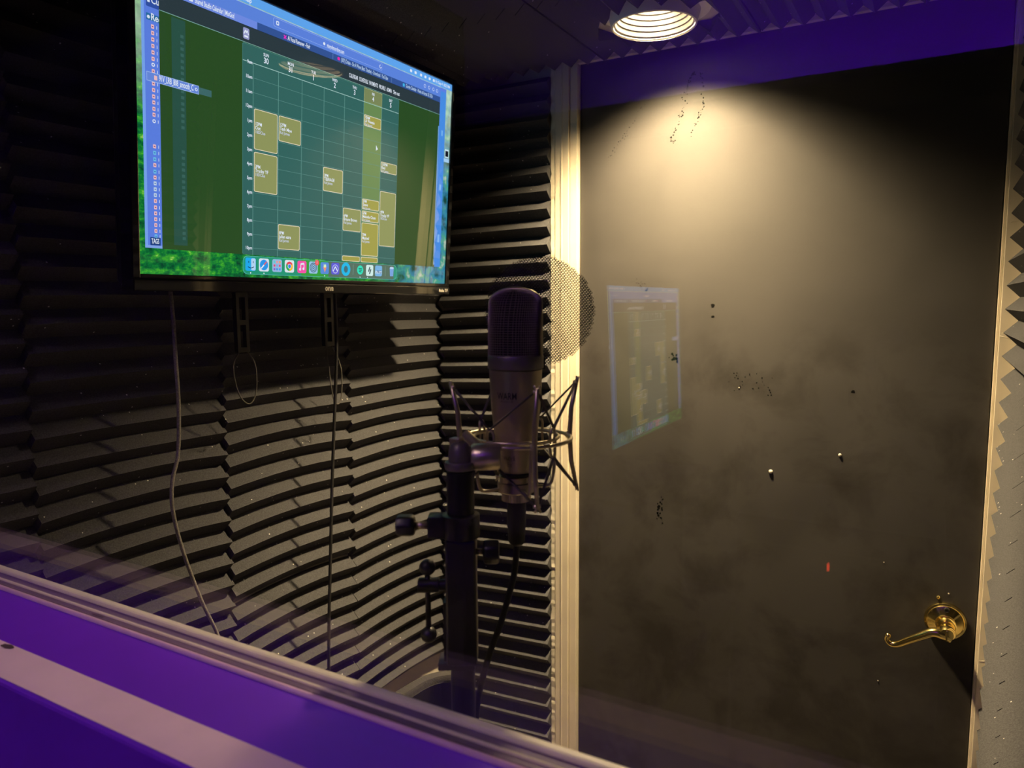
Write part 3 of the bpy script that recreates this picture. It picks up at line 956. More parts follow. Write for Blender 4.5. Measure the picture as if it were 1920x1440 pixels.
    for (a, b, c3, d, s1, s2, s3, y) in ev:
        R(a, b, c3, d, lin(232, 220, 190), 14, 0.0035)
        R(a + .0014, b + .0024, c3 - .0014, d - .0024, lin(162, 158, 76) if y else lin(143, 150, 94), 15, 0.003)
        if s1:
            ht = d - b
            v = b + (0.016 if ht < .06 else ht * .40)
            T(s1, a + .003, v, 0.0125, W, 16); T(s2, a + .003, v + 0.0148, 0.0135, W, 16); T(s3, a + .003, v + 0.0285, 0.0115, lin(195, 205, 225), 16)
    # pointer, drag label
    put([(0.6665, 0.395), (0.6665, 0.420), (0.6695, 0.4135), (0.6745, 0.4125)], W, 17)
    R(0.022, 0.362, 0.1335, 0.390, lin(165, 195, 245), 17); R(0.0227, 0.3635, 0.1328, 0.3885, lin(104, 138, 222), 18)
    R(0.037, 0.369, 0.0435, 0.383, pink, 19, 0.001)
    T('91V_LRB_808_smooth_C', 0.047, 0.3825, 0.0195, W, 19, width=0.074)
    circ(0.1275, 0.376, 0.0034, W, 19, 5); circ(0.1275, 0.376, 0.002, lin(104, 138, 222), 20, 5)
    R(0.1335, 0.366, 0.163, 0.388, lin(62, 105, 105), 17)
    # a disk icon with its caption on the wallpaper
    R(0.976, 0.32, 0.996, 0.362, lin(200, 225, 240), 3); R(0.979, 0.328, 0.994, 0.356, lin(20, 25, 35), 4)
    R(0.972, 0.366, 0.999, 0.384, lin(165, 205, 240), 4)
    # dock
    R(0.2405, 0.9205, 0.7655, 0.989, lin(95, 190, 190), 17, 0.012); R(0.2413, 0.9219, 0.7647, 0.9876, lin(34, 150, 118), 18, 0.012)
    R(0.41, 0.9219, 0.50, 0.9876, lin(48, 158, 62), 18.5); R(0.50, 0.9219, 0.753, 0.9876, lin(84, 112, 98), 18.5)
    dv = 0.9515; s = 0.0142; sv = s * SW / SH
    def ic(u, c, rad=0.0045): R(u - s, dv - sv, u + s, dv + sv, c, 19, rad)
    # smiling two-tone face
    ic(0.261, lin(30, 170, 240)); R(0.2625, dv - sv + .002, 0.2745, dv + sv - .002, lin(180, 215, 245), 20, 0.003)
    V(0.2555, dv - .012, dv - .005, lin(20, 40, 80), 21, .0018); V(0.268, dv - .012, dv - .005, lin(20, 40, 80), 21, .0018)
    for k in range(6): line((0.2535 + .0027 * k, dv + .009 + .0045 * math.sin(math.pi * k / 6)), (0.2535 + .0027 * (k + 1), dv + .009 + .0045 * math.sin(math.pi * (k + 1) / 6)), .0016, lin(20, 40, 80), 21)
    # compass
    ic(0.298, lin(215, 230, 245)); circ(0.298, dv, 0.0118, lin(40, 150, 235), 20); line((0.298, dv), (0.3055, dv - .013), .0028, lin(240, 90, 90), 21); line((0.298, dv), (0.2905, dv + .013), .0028, lin(240, 240, 250), 21)
    # grid of small squares
    ic(0.336, lin(150, 185, 225))
    cs = [lin(90, 210, 210), lin(240, 150, 150), lin(240, 160, 100), lin(230, 70, 110), lin(120, 170, 230), lin(230, 80, 130), lin(140, 90, 210), lin(60, 150, 230), lin(60, 160, 235)]
    for i in range(9):
        uu = 0.336 + (i % 3 - 1) * .0078; vv = dv + (i // 3 - 1) * .0140
        R(uu - .0026, vv - .0042, uu + .0026, vv + .0042, cs[i], 20, .0008)
    # ring in four colours
    ic(0.373, lin(222, 232, 240))
    for a0, a1, c in ((30, 150, lin(235, 70, 90)), (150, 270, lin(40, 175, 90)), (270, 390, lin(250, 190, 50))):
        aa = SW / SH
        P = [(0.373 + .0108 * math.cos(math.radians(a0 + (a1 - a0) * k / 8)), dv - .0108 * aa * math.sin(math.radians(a0 + (a1 - a0) * k / 8))) for k in range(9)]
        put([(0.373, dv)] + P, c, 20)
    circ(0.373, dv, .0055, lin(235, 240, 250), 21, 14); circ(0.373, dv, .0043, lin(45, 130, 230), 22, 14)
    # music note
    ic(0.412, lin(245, 80, 170)); V(0.408, dv - .011, dv + .009, W, 20, .0022); V(0.4185, dv - .014, dv + .006, W, 20, .0022); line((0.408, dv - .011), (0.4185, dv - .014), .0042, W, 20); circ(0.4062, dv + .010, .0032, W, 20, 10); circ(0.4168, dv + .007, .0032, W, 20, 10)
    # gear
    ic(0.449, lin(150, 195, 230))
    for rr_, cc in ((.0115, lin(25, 60, 90)), (.0098, lin(150, 195, 230)), (.0078, lin(25, 60, 90)), (.0062, lin(150, 195, 230)), (.0035, lin(25, 60, 90)), (.002, lin(150, 195, 230))): circ(0.449, dv, rr_, cc, 20 + .2 * (.012 - rr_) * 400)
    circ(0.4605, dv - .021, .0068, lin(240, 90, 95), 23, 14); T('1', 0.4605, dv - .016, .013, W, 24, 'CENTER')
    # carrot-like drop
    ic(0.487, lin(86, 140, 220)); put([(0.482, dv - .004), (0.4875, dv + .018), (0.493, dv - .004), (0.4875, dv - .010)], lin(240, 150, 110), 20); put([(0.483, dv - .006), (0.4875, dv - .001), (0.492, dv - .006), (0.4905, dv - .019), (0.4875, dv - .011), (0.484, dv - .019)], lin(215, 240, 190), 21)
    # arch on violet
    ic(0.524, lin(92, 90, 215))
    circ(0.524, dv + .001, .0110, lin(190, 195, 245), 20); circ(0.524, dv + .001, .0092, lin(92, 90, 215), 20.5)
    line((0.5165, dv + .010), (0.524, dv - .009), .0028, W, 21); line((0.524, dv - .009), (0.5315, dv + .010), .0028, W, 21)
    # ring
    circ(0.562, dv, .0165, lin(20, 185, 235), 19, 28, .0285 * 1.02); circ(0.562, dv, .0072, lin(62, 110, 122), 20, 24, .0150)
    V(0.589, dv - .022, dv + .022, lin(125, 165, 160), 20)
    # round badge with three bars
    circ(0.616, dv, .0118, lin(40, 225, 190), 19); [line((0.6095 + .0008 * k, dv - .007 + .0068 * k), (0.6225 - .0008 * k, dv - .0052 + .0068 * k), .0020, lin(15, 60, 60), 20) for k in range(3)]
    # two slashes
    ic(0.653, lin(210, 238, 235)); line((0.6485, dv + .006), (0.6535, dv - .016), .0040, lin(25, 60, 75), 20); line((0.6525, dv + .016), (0.6575, dv - .006), .0040, lin(25, 60, 75), 20)
    ic(0.689, lin(120, 180, 230)); R(0.6765, dv + .0, 0.7015, dv + .012, lin(200, 225, 245), 20); T('.PKG', 0.689, dv + .0105, .014, lin(30, 70, 140), 21, 'CENTER', width=0.02)
    V(0.717, dv - .022, dv + .022, lin(125, 165, 160), 20)
    put([(0.735, dv - .016), (0.7375, dv + .022), (0.7505, dv + .022), (0.753, dv - .016)], lin(120, 165, 225), 20); circ(0.744, dv - .017, .0088, lin(190, 215, 245), 21, 14, .005)
    for u in (0.261, 0.298, 0.487, 0.616, 0.645): circ(u, 0.9835, .0016, W, 20, 8)
    me = bpy.data.meshes.new('screen')
    bmesh.ops.recalc_face_normals(bm, faces=[])
    bm.to_mesh(me); bm.free()
    me.materials.append(M['wallpaper']); me.materials.append(M['ui'])
    return me
UI = ui_mesh()

def local_obj(name, bm, material, parent, mat4, smooth=False):
    """bm is in local coordinates of mat4"""
    bm.transform(mat4)
    o = obj(name, bm, material, parent, smooth)
    return o

tv = thing('television', 'flat black television on left wall showing a green calendar web page', 'television', tuple(TVC))
scr = bpy.data.objects.new('screen', UI); COL.objects.link(scr); scr.parent = tv
scr.matrix_parent_inverse = world_of(tv).inverted(); scr.matrix_basis = TVM
def tvbox(name, x0, x1, y0, y1, z0, z1, material, bev=0.002):
    bm = bx(x0, x1, y0, y1, z0, z1, bev)
    return local_obj(name, bm, material, tv, TVM)
hw, hh = SW / 2, SH / 2
bw = 0.0115
bm = bmesh.new()
box(bm, -hw - bw, -hw, -0.004, 0.020, -hh - 0.006, hh + bw, 0.0015)
box(bm, hw, hw + bw, -0.004, 0.020, -hh - 0.006, hh + bw, 0.0015)
box(bm, -hw, hw, -0.004, 0.020, hh, hh + bw, 0.0015)
box(bm, -hw, hw, -0.004, 0.020, -hh - 0.006, -hh, 0.001)
local_obj('bezel', bm, M['gloss_black'], tv, TVM)
tvbox('lower_bezel', -hw - bw, hw + bw, -0.006, 0.020, -hh - 0.0225, -hh - 0.0065, M['gloss_black'], 0.0015)
tvbox('display_panel', -hw, hw, 0.0004, 0.020, -hh, hh, M['black'], 0)
tvbox('back_shell', -hw - 0.004, hw + 0.004, 0.021, 0.045, -hh - 0.015, hh + 0.004, M['black'], 0.006)
tvbox('rear_hump', -0.24, 0.24, 0.0455, 0.065, -hh + 0.0, 0.06, M['black'], 0.01)
zt = -hh - 0.0178
bm = text_bm('onn', 0.0125, (-0.0025, -0.0062, zt), (1, 0, 0), (0, 0, 1), 0.0001, 'CENTER', bold=0.04)
# make the lettering heavy
local_obj('maker_lettering', bm, M['print'], tv, TVM)
bm = text_bm('Roku TV', 0.0085, (hw + 0.004, -0.0062, zt + 0.001), (1, 0, 0), (0, 0, 1), 0.0001, 'RIGHT', bold=0.02)
local_obj('platform_lettering', bm, M['print'], tv, TVM)

# wall mount with two hanging slotted arms and pull cords
mount = thing('television_wall_mount', 'dark metal tilt mount with slotted arms hanging under the television', 'wall mount', (-1.02, 0.95, 1.5))
def slotted_arm(y, z0, z1, w=0.024):
    bm = bmesh.new()
    x0, x1 = -0.994, -0.985
    box(bm, x0, x1, y - w / 2, y - w / 2 + 0.006, z0, z1)
    box(bm, x0, x1, y + w / 2 - 0.006, y + w / 2, z0, z1)
    zz = z0
    while zz < z1:
        box(bm, x0, x1, y - w / 2 + 0.006, y + w / 2 - 0.006, zz, min(zz + 0.008, z1))
        zz += 0.045
    return bm
obj('arm', slotted_arm(0.833, 1.452, 1.92), M['black_metal'], mount)
obj('arm', slotted_arm(1.032, 1.452, 1.92), M['black_metal'], mount)
bm = bmesh.new()
box(bm, -1.030, -0.996, 0.78, 1.10, 1.66, 1.69); box(bm, -1.030, -0.996, 0.78, 1.10, 1.82, 1.85)
obj('wall_rail', bm, M['black_metal'], mount)
for y in (0.833, 1.032):
    obj('standoff', bx(-0.9845, -0.955, y - 0.010, y + 0.010, 1.70, 1.81), M['black_metal'], mount)
for pts in ([(-.989, .826, 1.452), (-.988, .812, 1.43), (-.985, .818, 1.385), (-.982, .836, 1.366), (-.983, .852, 1.385), (-.986, .855, 1.43), (-.989, .842, 1.452)],
            [(-.989, 1.026, 1.452), (-.988, 1.030, 1.41), (-.985, 1.036, 1.352), (-.983, 1.048, 1.340), (-.984, 1.058, 1.360), (-.986, 1.060, 1.41), (-.989, 1.040, 1.452)]):
    bm = bmesh.new(); tube(bm, smooth_path(pts, 6), 0.0011, 6)
    obj('pull_cord', bm, M['elastic'], mount, True)

# cables hanging from the television
def cable(name, pts, r, material, label):
    bm = bmesh.new(); tube(bm, smooth_path(pts, 8), r, 8)
    return tag(obj(name, bm, material, None, True), label, 'cable')
cable('braided_cable', [(-.972, .690, 1.62), (-.971, .692, 1.58), (-.970, .693, 1.549), (-.972, .696, 1.508), (-.974, .698, 1.445), (-.974, .6985, 1.382), (-.974, .693, 1.310), (-.974, .6805, 1.268), (-.974, .679, 1.223), (-.974, .693, 1.154), (-.974, .720, 1.068), (-.974, .748, 0.995), (-.976, .79, 0.85), (-.975, .83, 0.70), (-.96, .86, 0.45), (-.95, .88, 0.10), (-.94, .90, 0.006)], 0.0029, M['braid'], 'grey braided cable curving down the foam wall from the television')
cable('power_cable', [(-.972, 1.035, 1.62), (-.971, 1.034, 1.585), (-.970, 1.033, 1.544), (-.972, 1.036, 1.461), (-.973, 1.031, 1.381), (-.973, 1.018, 1.251), (-.973, 1.005, 1.099), (-.973, .986, 0.822), (-.972, .98, 0.45), (-.96, .98, 0.10), (-.95, .99, 0.006)], 0.0030, M['rubber'], 'straight black cable hanging down the foam wall from the television')

# ------------------------------------------------------------------ microphone
MX, MY = -0.342, 0.604
F_ang = math.atan2(-0.862, 0.494)           # azimuth from the mic towards the viewer
def around(r, a_deg, z, c=(MX, MY)):
    """a_deg: 0 faces the viewer, + to the viewer's right"""
    a = F_ang + math.radians(a_deg)
    return Vector((c[0] + r * math.cos(a), c[1] + r * math.sin(a), z))
mic = thing('condenser_microphone', 'large nickel studio microphone with black mesh head held in a shock mount', 'microphone', (MX, MY, 1.341))
FACE = -20.0
fx = around(1, FACE, 0, (0, 0)); fx.z = 0     # front direction of the mic
sx_ = Vector((-fx.y, fx.x, 0))                # across the mic
ZB, ZT = 1.4795, 1.5425
def head_pt(k, q, sc=1.0, K=30):
    t = k / K
    z = ZB + (ZT - ZB) * (t if t < .8 else .8 + (t - .8))
    harch = 0.0125
    zs = ZT - harch
    a0 = 0.0248
    if z <= zs: a = a0
    else: a = a0 * math.sqrt(max(0.0, 1 - ((z - zs) / harch) ** 2 * 0.97))
    hfrac = (z - ZB) / (ZT - ZB)
    b = 0.0035 + 0.0175 * (1 - hfrac ** 3.2)
    c, s = math.cos(q), math.sin(q)
    e = 0.72
    px = a * sc * math.copysign(abs(c) ** e, c); py = b * sc * math.copysign(abs(s) ** e, s)
    return Vector((MX, MY, ZB + (z - ZB) * (1 if sc == 1 else 0.985))) + sx_ * px + fx * py
def head_bm(sc, K, N):
    bm = bmesh.new()
    rows = [[bm.verts.new(head_pt(k, 2 * math.pi * i / N, sc, K)) for i in range(N)] for k in range(K + 1)]
    for A, B in zip(rows, rows[1:]):
        for i in range(N):
            bm.faces.new((A[i], A[(i + 1) % N], B[(i + 1) % N], B[i]))
    bm.faces.new(rows[-1])
    return bm
o = obj('grille_lining', head_bm(0.93, 24, 40), M['mesh_in'], mic, True)
o = obj('mesh_grille', head_bm(1.0, 28, 64), M['mesh'], mic)
md = o.modifiers.new('w', 'WIREFRAME'); md.thickness = 0.0007; md.use_even_offset = False; md.use_boundary = True
# arched frame between the two halves of the grille
pts = [Vector((MX, MY, ZB)) - sx_ * 0.0250]
harch, zs = 0.0128, ZT - 0.0125
for k in range(0, 25):
    q = math.pi - math.pi * k / 24
    pts.append(Vector((MX, MY, zs + harch * math.sin(q))) + sx_ * 0.0250 * math.cos(q))
pts.append(Vector((MX, MY, ZB)) + sx_ * 0.0250)
bm = bmesh.new(); tube(bm, pts, 0.0021, 8)
obj('grille_frame', bm, M['frame_brass'], mic, True)
bm = bmesh.new(); lathe(bm, [(0.0235, 1.4815), (0.0258, 1.4812), (0.0264, 1.480), (0.0264, 1.4695), (0.0256, 1.4685), (0.0240, 1.4683)], (MX, MY, 0), (0, 0, 1), 64)
auto_smooth(obj('collar', bm, M['band'], mic))
bm = bmesh.new(); lathe(bm, [(0.0238, 1.4682), (0.0250, 1.4675), (0.0249, 1.462), (0.0232, 1.430), (0.0198, 1.395), (0.0170, 1.3735), (0.0168, 1.3725), (0.0168, 1.3705), (0.0160, 1.370)], (MX, MY, 0), (0, 0, 1), 64)
auto_smooth(obj('body', bm, M['nickel'], mic), 30)
bm = bmesh.new(); lathe(bm, [(0.0158, 1.3699), (0.0158, 1.3665), (0.0150, 1.3662)], (MX, MY, 0), (0, 0, 1), 48)
obj('dark_ring', bm, M['black_metal'], mic, True)
bm = bmesh.new(); lathe(bm, [(0.0150, 1.3661), (0.0165, 1.3655), (0.0162, 1.3600), (0.0140, 1.3597)], (MX, MY, 0), (0, 0, 1), 48)
auto_smooth(obj('threaded_base', bm, M['nickel'], mic), 30)
# printing wrapped on the body
def wrap_text(s, size, z, r_at, centre_deg, name, wide=None, bold=0.0):
    bm = text_bm(s, size, (0, 0, 0), (1, 0, 0), (0, 1, 0), 0.0, 'CENTER', bold=bold)
    xs = [v.co.x for v in bm.verts]
    k = wide / (max(xs) - min(xs)) if wide else 1
    for v in bm.verts:
        zz = z + v.co.y
        r = r_at(zz) + 0.00025
        a = math.degrees(v.co.x * k / r)
        v.co = around(r, centre_deg + a, zz)
    obj(name, bm, M['ink'], mic)
def r_body(z):
    P = [(1.3735, .0170), (1.395, .0198), (1.430, .0232), (1.462, .0249), (1.4675, .0250)]
    for (a, ra), (b, rb) in zip(P, P[1:]):
        if z <= b: return ra + (rb - ra) * (z - a) / (b - a)
    return .025
wrap_text('WARM', 0.0092, 1.4415, r_body, FACE - 1, 'maker_lettering', 0.0195, 0.008)
wrap_text('A U D I O', 0.0022, 1.4388, r_body, FACE - 1, 'maker_small_lettering', 0.012)
wrap_text('WA-87jr SE', 0.0056, 1.3835, r_body, FACE - 1, 'model_lettering', 0.0118)
wrap_text('C E', 0.0038, 1.3772, r_body, FACE - 1, 'approval_lettering', 0.0045)

# shock mount
sm = thing('shock_mount', 'wire cage shock mount with outer ring and elastic cords around the microphone', 'shock mount', (MX, MY, 1.402))
RO = 0.0525
bm = bmesh.new(); tube(bm, [around(RO, 360 * k / 64, 1.402) for k in range(64)], 0.0019, 8, closed=True)
obj('outer_ring', bm, M['mount'], sm, True)
bm = bmesh.new(); tube(bm, [around(0.0405, 360 * k / 56, 1.4035) for k in range(56)], 0.0016, 8, closed=True)
obj('inner_ring', bm, M['mount'], sm, True)
PA = [17, 107, 197, 287]
for a in PA:
    bm = bmesh.new()
    tube(bm, [around(0.0625, a, 1.456), around(0.0565, a, 1.428), around(RO + 0.0022, a, 1.402), around(0.0565, a, 1.376), around(0.0625, a, 1.348)], [0.0020, 0.0024, 0.0027, 0.0024, 0.0020], 8)
    for zz, s in ((1.456, 1), (1.348, -1)):
        for da in (-2.6, 2.6):
            tube(bm, [around(0.0622, a, zz - s * 0.004), around(0.0632, a + da, zz + s * 0.0025)], 0.0011, 6)
        tube(bm, [around(0.0610, a - 3, zz - s * 0.003), around(0.0610, a + 3, zz - s * 0.003)], 0.0019, 6)
    sphere(bm, around(RO + 0.0010, a, 1.402), 0.0036, 10)
    obj('post', bm, M['mount'], sm, True)
HA = [55, 145, 235, 325]
hooks_t, hooks_b = [], []
for a in HA:
    for s, lst, zt_ in ((1, hooks_t, 1.4155), (-1, hooks_b, 1.388)):
        bm = bmesh.new()
        z0 = 1.4035
        tube(bm, smooth_path([around(0.0405, a - 5, z0), around(0.0412, a - 5, zt_ - s * 0.004), around(0.0420, a, zt_), around(0.0412, a + 5, zt_ - s * 0.004), around(0.0405, a + 5, z0)], 5), 0.00125, 7)
        obj('hook', bm, M['mount'], sm, True)
        lst.append(around(0.0422, a, zt_))
bm_ = None
for i, a in enumerate(PA):
    for zz, hk in ((1.4545, hooks_t), (1.3495, hooks_b)):
        tip = around(0.0622, a, zz)
        for h in (hk[i], hk[(i - 1) % 4]):
            bm = bmesh.new()
            d = (h - tip).normalized(); sd = d.cross(Vector((0, 0, 1))).normalized() * 0.0007
            tube(bm, [tip + sd, h + sd], 0.00085, 6); tube(bm, [tip - sd, h - sd], 0.00085, 6)
            obj('elastic_cord', bm, M['elastic'], sm, True)
for a in (19, 109, 199, 289):
    bm = bmesh.new()
    tube(bm, smooth_path([around(0.0405, a, 1.4035), around(0.0400, a, 1.385), around(0.0385, a, 1.364), around(0.0355, a, 1.3545), around(0.0290, a, 1.3525), around(0.0176, a, 1.3535)], 5), 0.0016, 8)
    obj('cage_bar', bm, M['mount'], sm, True)
bm = bmesh.new(); lathe(bm, [(0.0140, 1.3594), (0.0178, 1.3596), (0.0180, 1.3510), (0.0172, 1.3500), (0.0140, 1.3499)], (MX, MY, 0), (0, 0, 1), 48)
auto_smooth(obj('cup', bm, M['mount'], sm), 30)
bm = bmesh.new()
N = 72
ra, rb_ = [], []
top = [bm.verts.new(around(0.0142 if k % 2 else 0.0137, 360 * k / N, 1.3498)) for k in range(N)]
bot = [bm.verts.new(around(0.0142 if k % 2 else 0.0137, 360 * k / N, 1.3415)) for k in range(N)]
for k in range(N): bm.faces.new((top[k], top[(k + 1) % N], bot[(k + 1) % N], bot[k]))
bm.faces.new(top[::-1]); bm.faces.new(bot)
obj('knurled_nut', bm, M['mount'], sm)
# swivel joint on the ring
SX, SY = -0.357, 0.530                      # stand axis
jr = around(RO, -48, 1.402)
bm = bmesh.new()
ctr = Vector((-0.340, 0.546, 1.3945))
lathe(bm, [(0.0, -0.013), (0.0105, -0.013), (0.0118, -0.0115), (0.0122, 0.0), (0.0118, 0.0115), (0.0105, 0.013), (0, 0.013)], ctr, (0.868, 0.496, 0), 28, cap=False)
lathe(bm, [(0.0050, 0.0), (0.0050, 0.034)], ctr + Vector((0, 0, 0.003)), (jr - ctr).normalized(), 16)
auto_smooth(obj('swivel_barrel', bm, M['mount'], sm), 40)
# joint cap
bm = bmesh.new()
lathe(bm, [(0.0, 1.4105), (0.0045, 1.4098), (0.0080, 1.4065), (0.0098, 1.4015), (0.0102, 1.3945), (0.0102, 1.3918), (0.0132, 1.3915), (0.0136, 1.3905), (0.0136, 1.3860), (0.0128, 1.3848), (0.0075, 1.3846), (0.0070, 1.3832)], (SX, SY, 0), (0, 0, 1), 40, cap=False)
auto_smooth(obj('thread_adapter', bm, M['band'], sm), 40)
bm = bmesh.new(); box(bm, SX - 0.0085, SX + 0.002, SY - 0.0045, SY + 0.0045, 1.398, 1.4125, 0.001)
obj('pivot_tab', bm, M['mount'], sm)

# microphone stand
stand = thing('microphone_stand', 'heavy black microphone stand with side knobs and ball ended crank bar', 'microphone stand', (SX, SY, 0))
cr = Vector((0.868, 0.496, 0)); cf = Vector((0.494, -0.862, 0))     # viewer's right, towards viewer
S0 = Vector((SX, SY, 0))
bm = bmesh.new(); lathe(bm, [(0.0118, 1.3830), (0.0122, 1.3810), (0.0122, 1.3452), (0.0118, 1.345)], S0, (0, 0, 1), 28)
auto_smooth(obj('upper_post', bm, M['black_metal'], stand))
bm = bmesh.new(); lathe(bm, [(0.0150, 1.3448), (0.0166, 1.3440), (0.0166, 1.3242), (0.0158, 1.3235)], S0, (0, 0, 1), 32)
obox(bm, S0 + Vector((0, 0, 1.334)) - cr * 0.0205, cr, cf, (0, 0, 1), 0.0085, 0.0095, 0.0098, 0.002)
auto_smooth(obj('clamp_collar', bm, M['black_metal'], stand))
bm = bmesh.new(); lathe(bm, [(0.0034, 0.029), (0.0034, 0.041)], S0 + Vector((0, 0, 1.334)), -cr, 14)
o = obj('knob_shaft', bm, M['nickel'], stand, True)
def knob(c, d, r, l, name='knob'):
    bm = bmesh.new()
    d = Vector(d).normalized()
    u = d.orthogonal().normalized(); v = d.cross(u)
    n = 28
    prof = [(0.75, 0), (0.95, 0.1), (1.0, 0.25), (1.0, 0.8), (0.92, 0.95), (0.7, 1.0)]
    rings = []
    for k, h in prof:
        rings.append([bm.verts.new(Vector(c) + d * h * l + (u * math.cos(q) + v * math.sin(q)) * r * k * (1 + 0.06 * math.cos(7 * q))) for q in [2 * math.pi * i / n for i in range(n)]])
    for A, B in zip(rings, rings[1:]):
        for i in range(n): bm.faces.new((A[i], A[(i + 1) % n], B[(i + 1) % n], B[i]))
    bm.faces.new(rings[0][::-1]); bm.faces.new(rings[-1])
    return auto_smooth(obj(name, bm, M['black'], stand), 50)
knob(S0 + Vector((0, 0, 1.334)) - cr * 0.041, -cr, 0.0095, 0.0165)
bm = bmesh.new()
obox(bm, S0 + Vector((0, 0, 1.2655)), cr, cf, (0, 0, 1), 0.0136, 0.0130, 0.0575, 0.002)
obj('square_column', bm, M['black_metal'], stand)
bm = bmesh.new(); obox(bm, S0 + Vector((0, 0, 1.207)) - cr * 0.005, cr, cf, (0, 0, 1), 0.0165, 0.0120, 0.003, 0.001)
obox(bm, S0 + Vector((0, 0, 1.2365)) - cr * 0.0152, cr, cf, (0, 0, 1), 0.0012, 0.006, 0.028)
obj('column_foot_plate', bm, M['black_metal'], stand)
bm = bmesh.new(); lathe(bm, [(0.0028, 0.0136), (0.0028, 0.020)], S0 + Vector((0, 0, 1.3095)), cr, 12); obj('knob_shaft', bm, M['nickel'], stand, True)
knob(S0 + Vector((0, 0, 1.3095)) + cr * 0.0195, cr, 0.0105, 0.0145)
# crank bar with two balls
bm = bmesh.new(); lathe(bm, [(0.0052, 0.0136), (0.0052, 0.020), (0.0068, 0.0205), (0.0068, 0.0385), (0.006, 0.039)], S0 + Vector((0, 0, 1.2790)), -cr, 18)
auto_smooth(obj('crank_hub', bm, M['black_metal'], stand))
cb = S0 - cr * 0.0305
bm = bmesh.new(); tube(bm, [cb + Vector((0, 0, 1.298)), cb + Vector((0, 0, 1.232))], 0.0026, 10); obj('crank_bar', bm, M['black_metal'], stand, True)
for zz in (1.2955, 1.2325):
    bm = bmesh.new(); sphere(bm, cb + Vector((0, 0, zz)), 0.0074, 18); obj('crank_ball', bm, M['black'], stand, True)
bm = bmesh.new(); lathe(bm, [(0.0105, 1.206), (0.0110, 1.204), (0.0110, 0.62), (0.0145, 0.615), (0.0145, 0.57), (0.0140, 0.565), (0.0140, 0.04)], S0, (0, 0, 1), 24)
auto_smooth(obj('lower_pole', bm, M['black_metal'], stand))
bm = bmesh.new(); lathe(bm, [(0.090, 0.0), (0.090, 0.010), (0.084, 0.016), (0.03, 0.028), (0.020, 0.040), (0.0, 0.040)], S0, (0, 0, 1), 48)
auto_smooth(obj('base', bm, M['black_metal'], stand))

# microphone cable
mc = thing('microphone_cable', 'black cable with plug hanging from the bottom of the microphone', 'cable', (MX, MY, 1.341))
bm = bmesh.new(); lathe(bm, [(0.0088, 1.3412), (0.0092, 1.340), (0.0092, 1.316), (0.0086, 1.314), (0.0080, 1.300), (0.0060, 1.297), (0.0040, 1.296)], (MX, MY, 0), (0, 0, 1), 28)
auto_smooth(obj('plug', bm, M['rubber'], mc), 40)
bm = bmesh.new(); tube(bm, smooth_path([(MX, MY, 1.300), (-.3425, .6025, 1.280), (-.3435, .598, 1.262), (-.349, .5855, 1.225), (-.357, .573, 1.190), (-.366, .566, 1.14), (-.370, .562, 1.05), (-.372, .561, 0.9), (-.376, .561, 0.5), (-.40, .58, 0.12), (-.47, .62, 0.012), (-.55, .70, 0.006)], 8), 0.0032, 8)
obj('cord', bm, M['rubber'], mc, True)

# pop filter: perforated steel disc
pf = thing('pop_filter', 'round black perforated metal pop filter standing behind the microphone', 'pop filter', (-0.364, 0.695, 1.521))
PC = Vector((-0.364, 0.695, 1.521)); RP = 0.0583
pn = (Vector((0, 0, 1.53)) - PC).normalized()
pu = Vector((0.868, 0.496, 0)); pu = (pu - pn * pu.dot(pn)).normalized(); pv = pn.cross(pu)
bm = bmesh.new()
dx, dy = 0.0031, 0.00186
hx, hy = 0.00112, 0.00062
j = -40
vc = {}
def vkey(a, b):
    k = (round(a * 1e6), round(b * 1e6))
    if k not in vc:
        # gently dished
        r2 = a * a + b * b
        vc[k] = bm.verts.new(PC + pu * a + pv * b - pn * (r2 * 0.9))
    return vc[k]
sk = 0.00042      # sheet skew follows the photo's slanting rows
for j in range(-34, 35):
    for i in range(-22, 23):
        cx = (i + (0.5 if j % 2 else 0)) * dx; cy = j * dy + cx * -0.16
        if math.hypot(cx, cy) > RP - 0.0006: continue
        oc = [(cx + dx / 2 * a, cy + (dy * b) + (dx / 2 * a) * -0.16) for a, b in ((1, -1 / 3), (1, 1 / 3), (0, 2 / 3), (-1, 1 / 3), (-1, -1 / 3), (0, -2 / 3))]
        ic_ = [(cx + (x - cx) * 0.70, cy + (y - cy) * 0.62) for x, y in oc]
        O = [vkey(*p) for p in oc]; I = [vkey(*p) for p in ic_]
        for k in range(6):
            try: bm.faces.new((O[k], O[(k + 1) % 6], I[(k + 1) % 6], I[k]))
            except ValueError: pass
o = obj('perforated_disc', bm, M['pop'], pf)
md = o.modifiers.new('s', 'SOLIDIFY'); md.thickness = 0.0006
bm = bmesh.new()
low = PC - pv * 0.0575 - pn * 0.004
tube(bm, smooth_path([low + pv * 0.006, low - pv * 0.006, (-.362, .690, 1.440), (-.356, .676, 1.415), tuple(around(RO + 0.006, 183, 1.404))], 8), 0.0026, 8)
obj('gooseneck', bm, M['black_metal'], pf, True)
bm = bmesh.new(); obox(bm, low + pv * 0.002, pu, pv, pn, 0.006, 0.007, 0.003, 0.001)
obj('disc_clamp', bm, M['black'], pf)
bm = bmesh.new(); lathe(bm, [(0.0, -0.004), (0.0042, -0.004), (0.0046, 0.0), (0.0042, 0.004), (0.0, 0.004)], around(RO + 0.0055, 183, 1.403), (0, 0, 1), 16, cap=False)
obj('ring_clamp', bm, M['black'], pf, True)

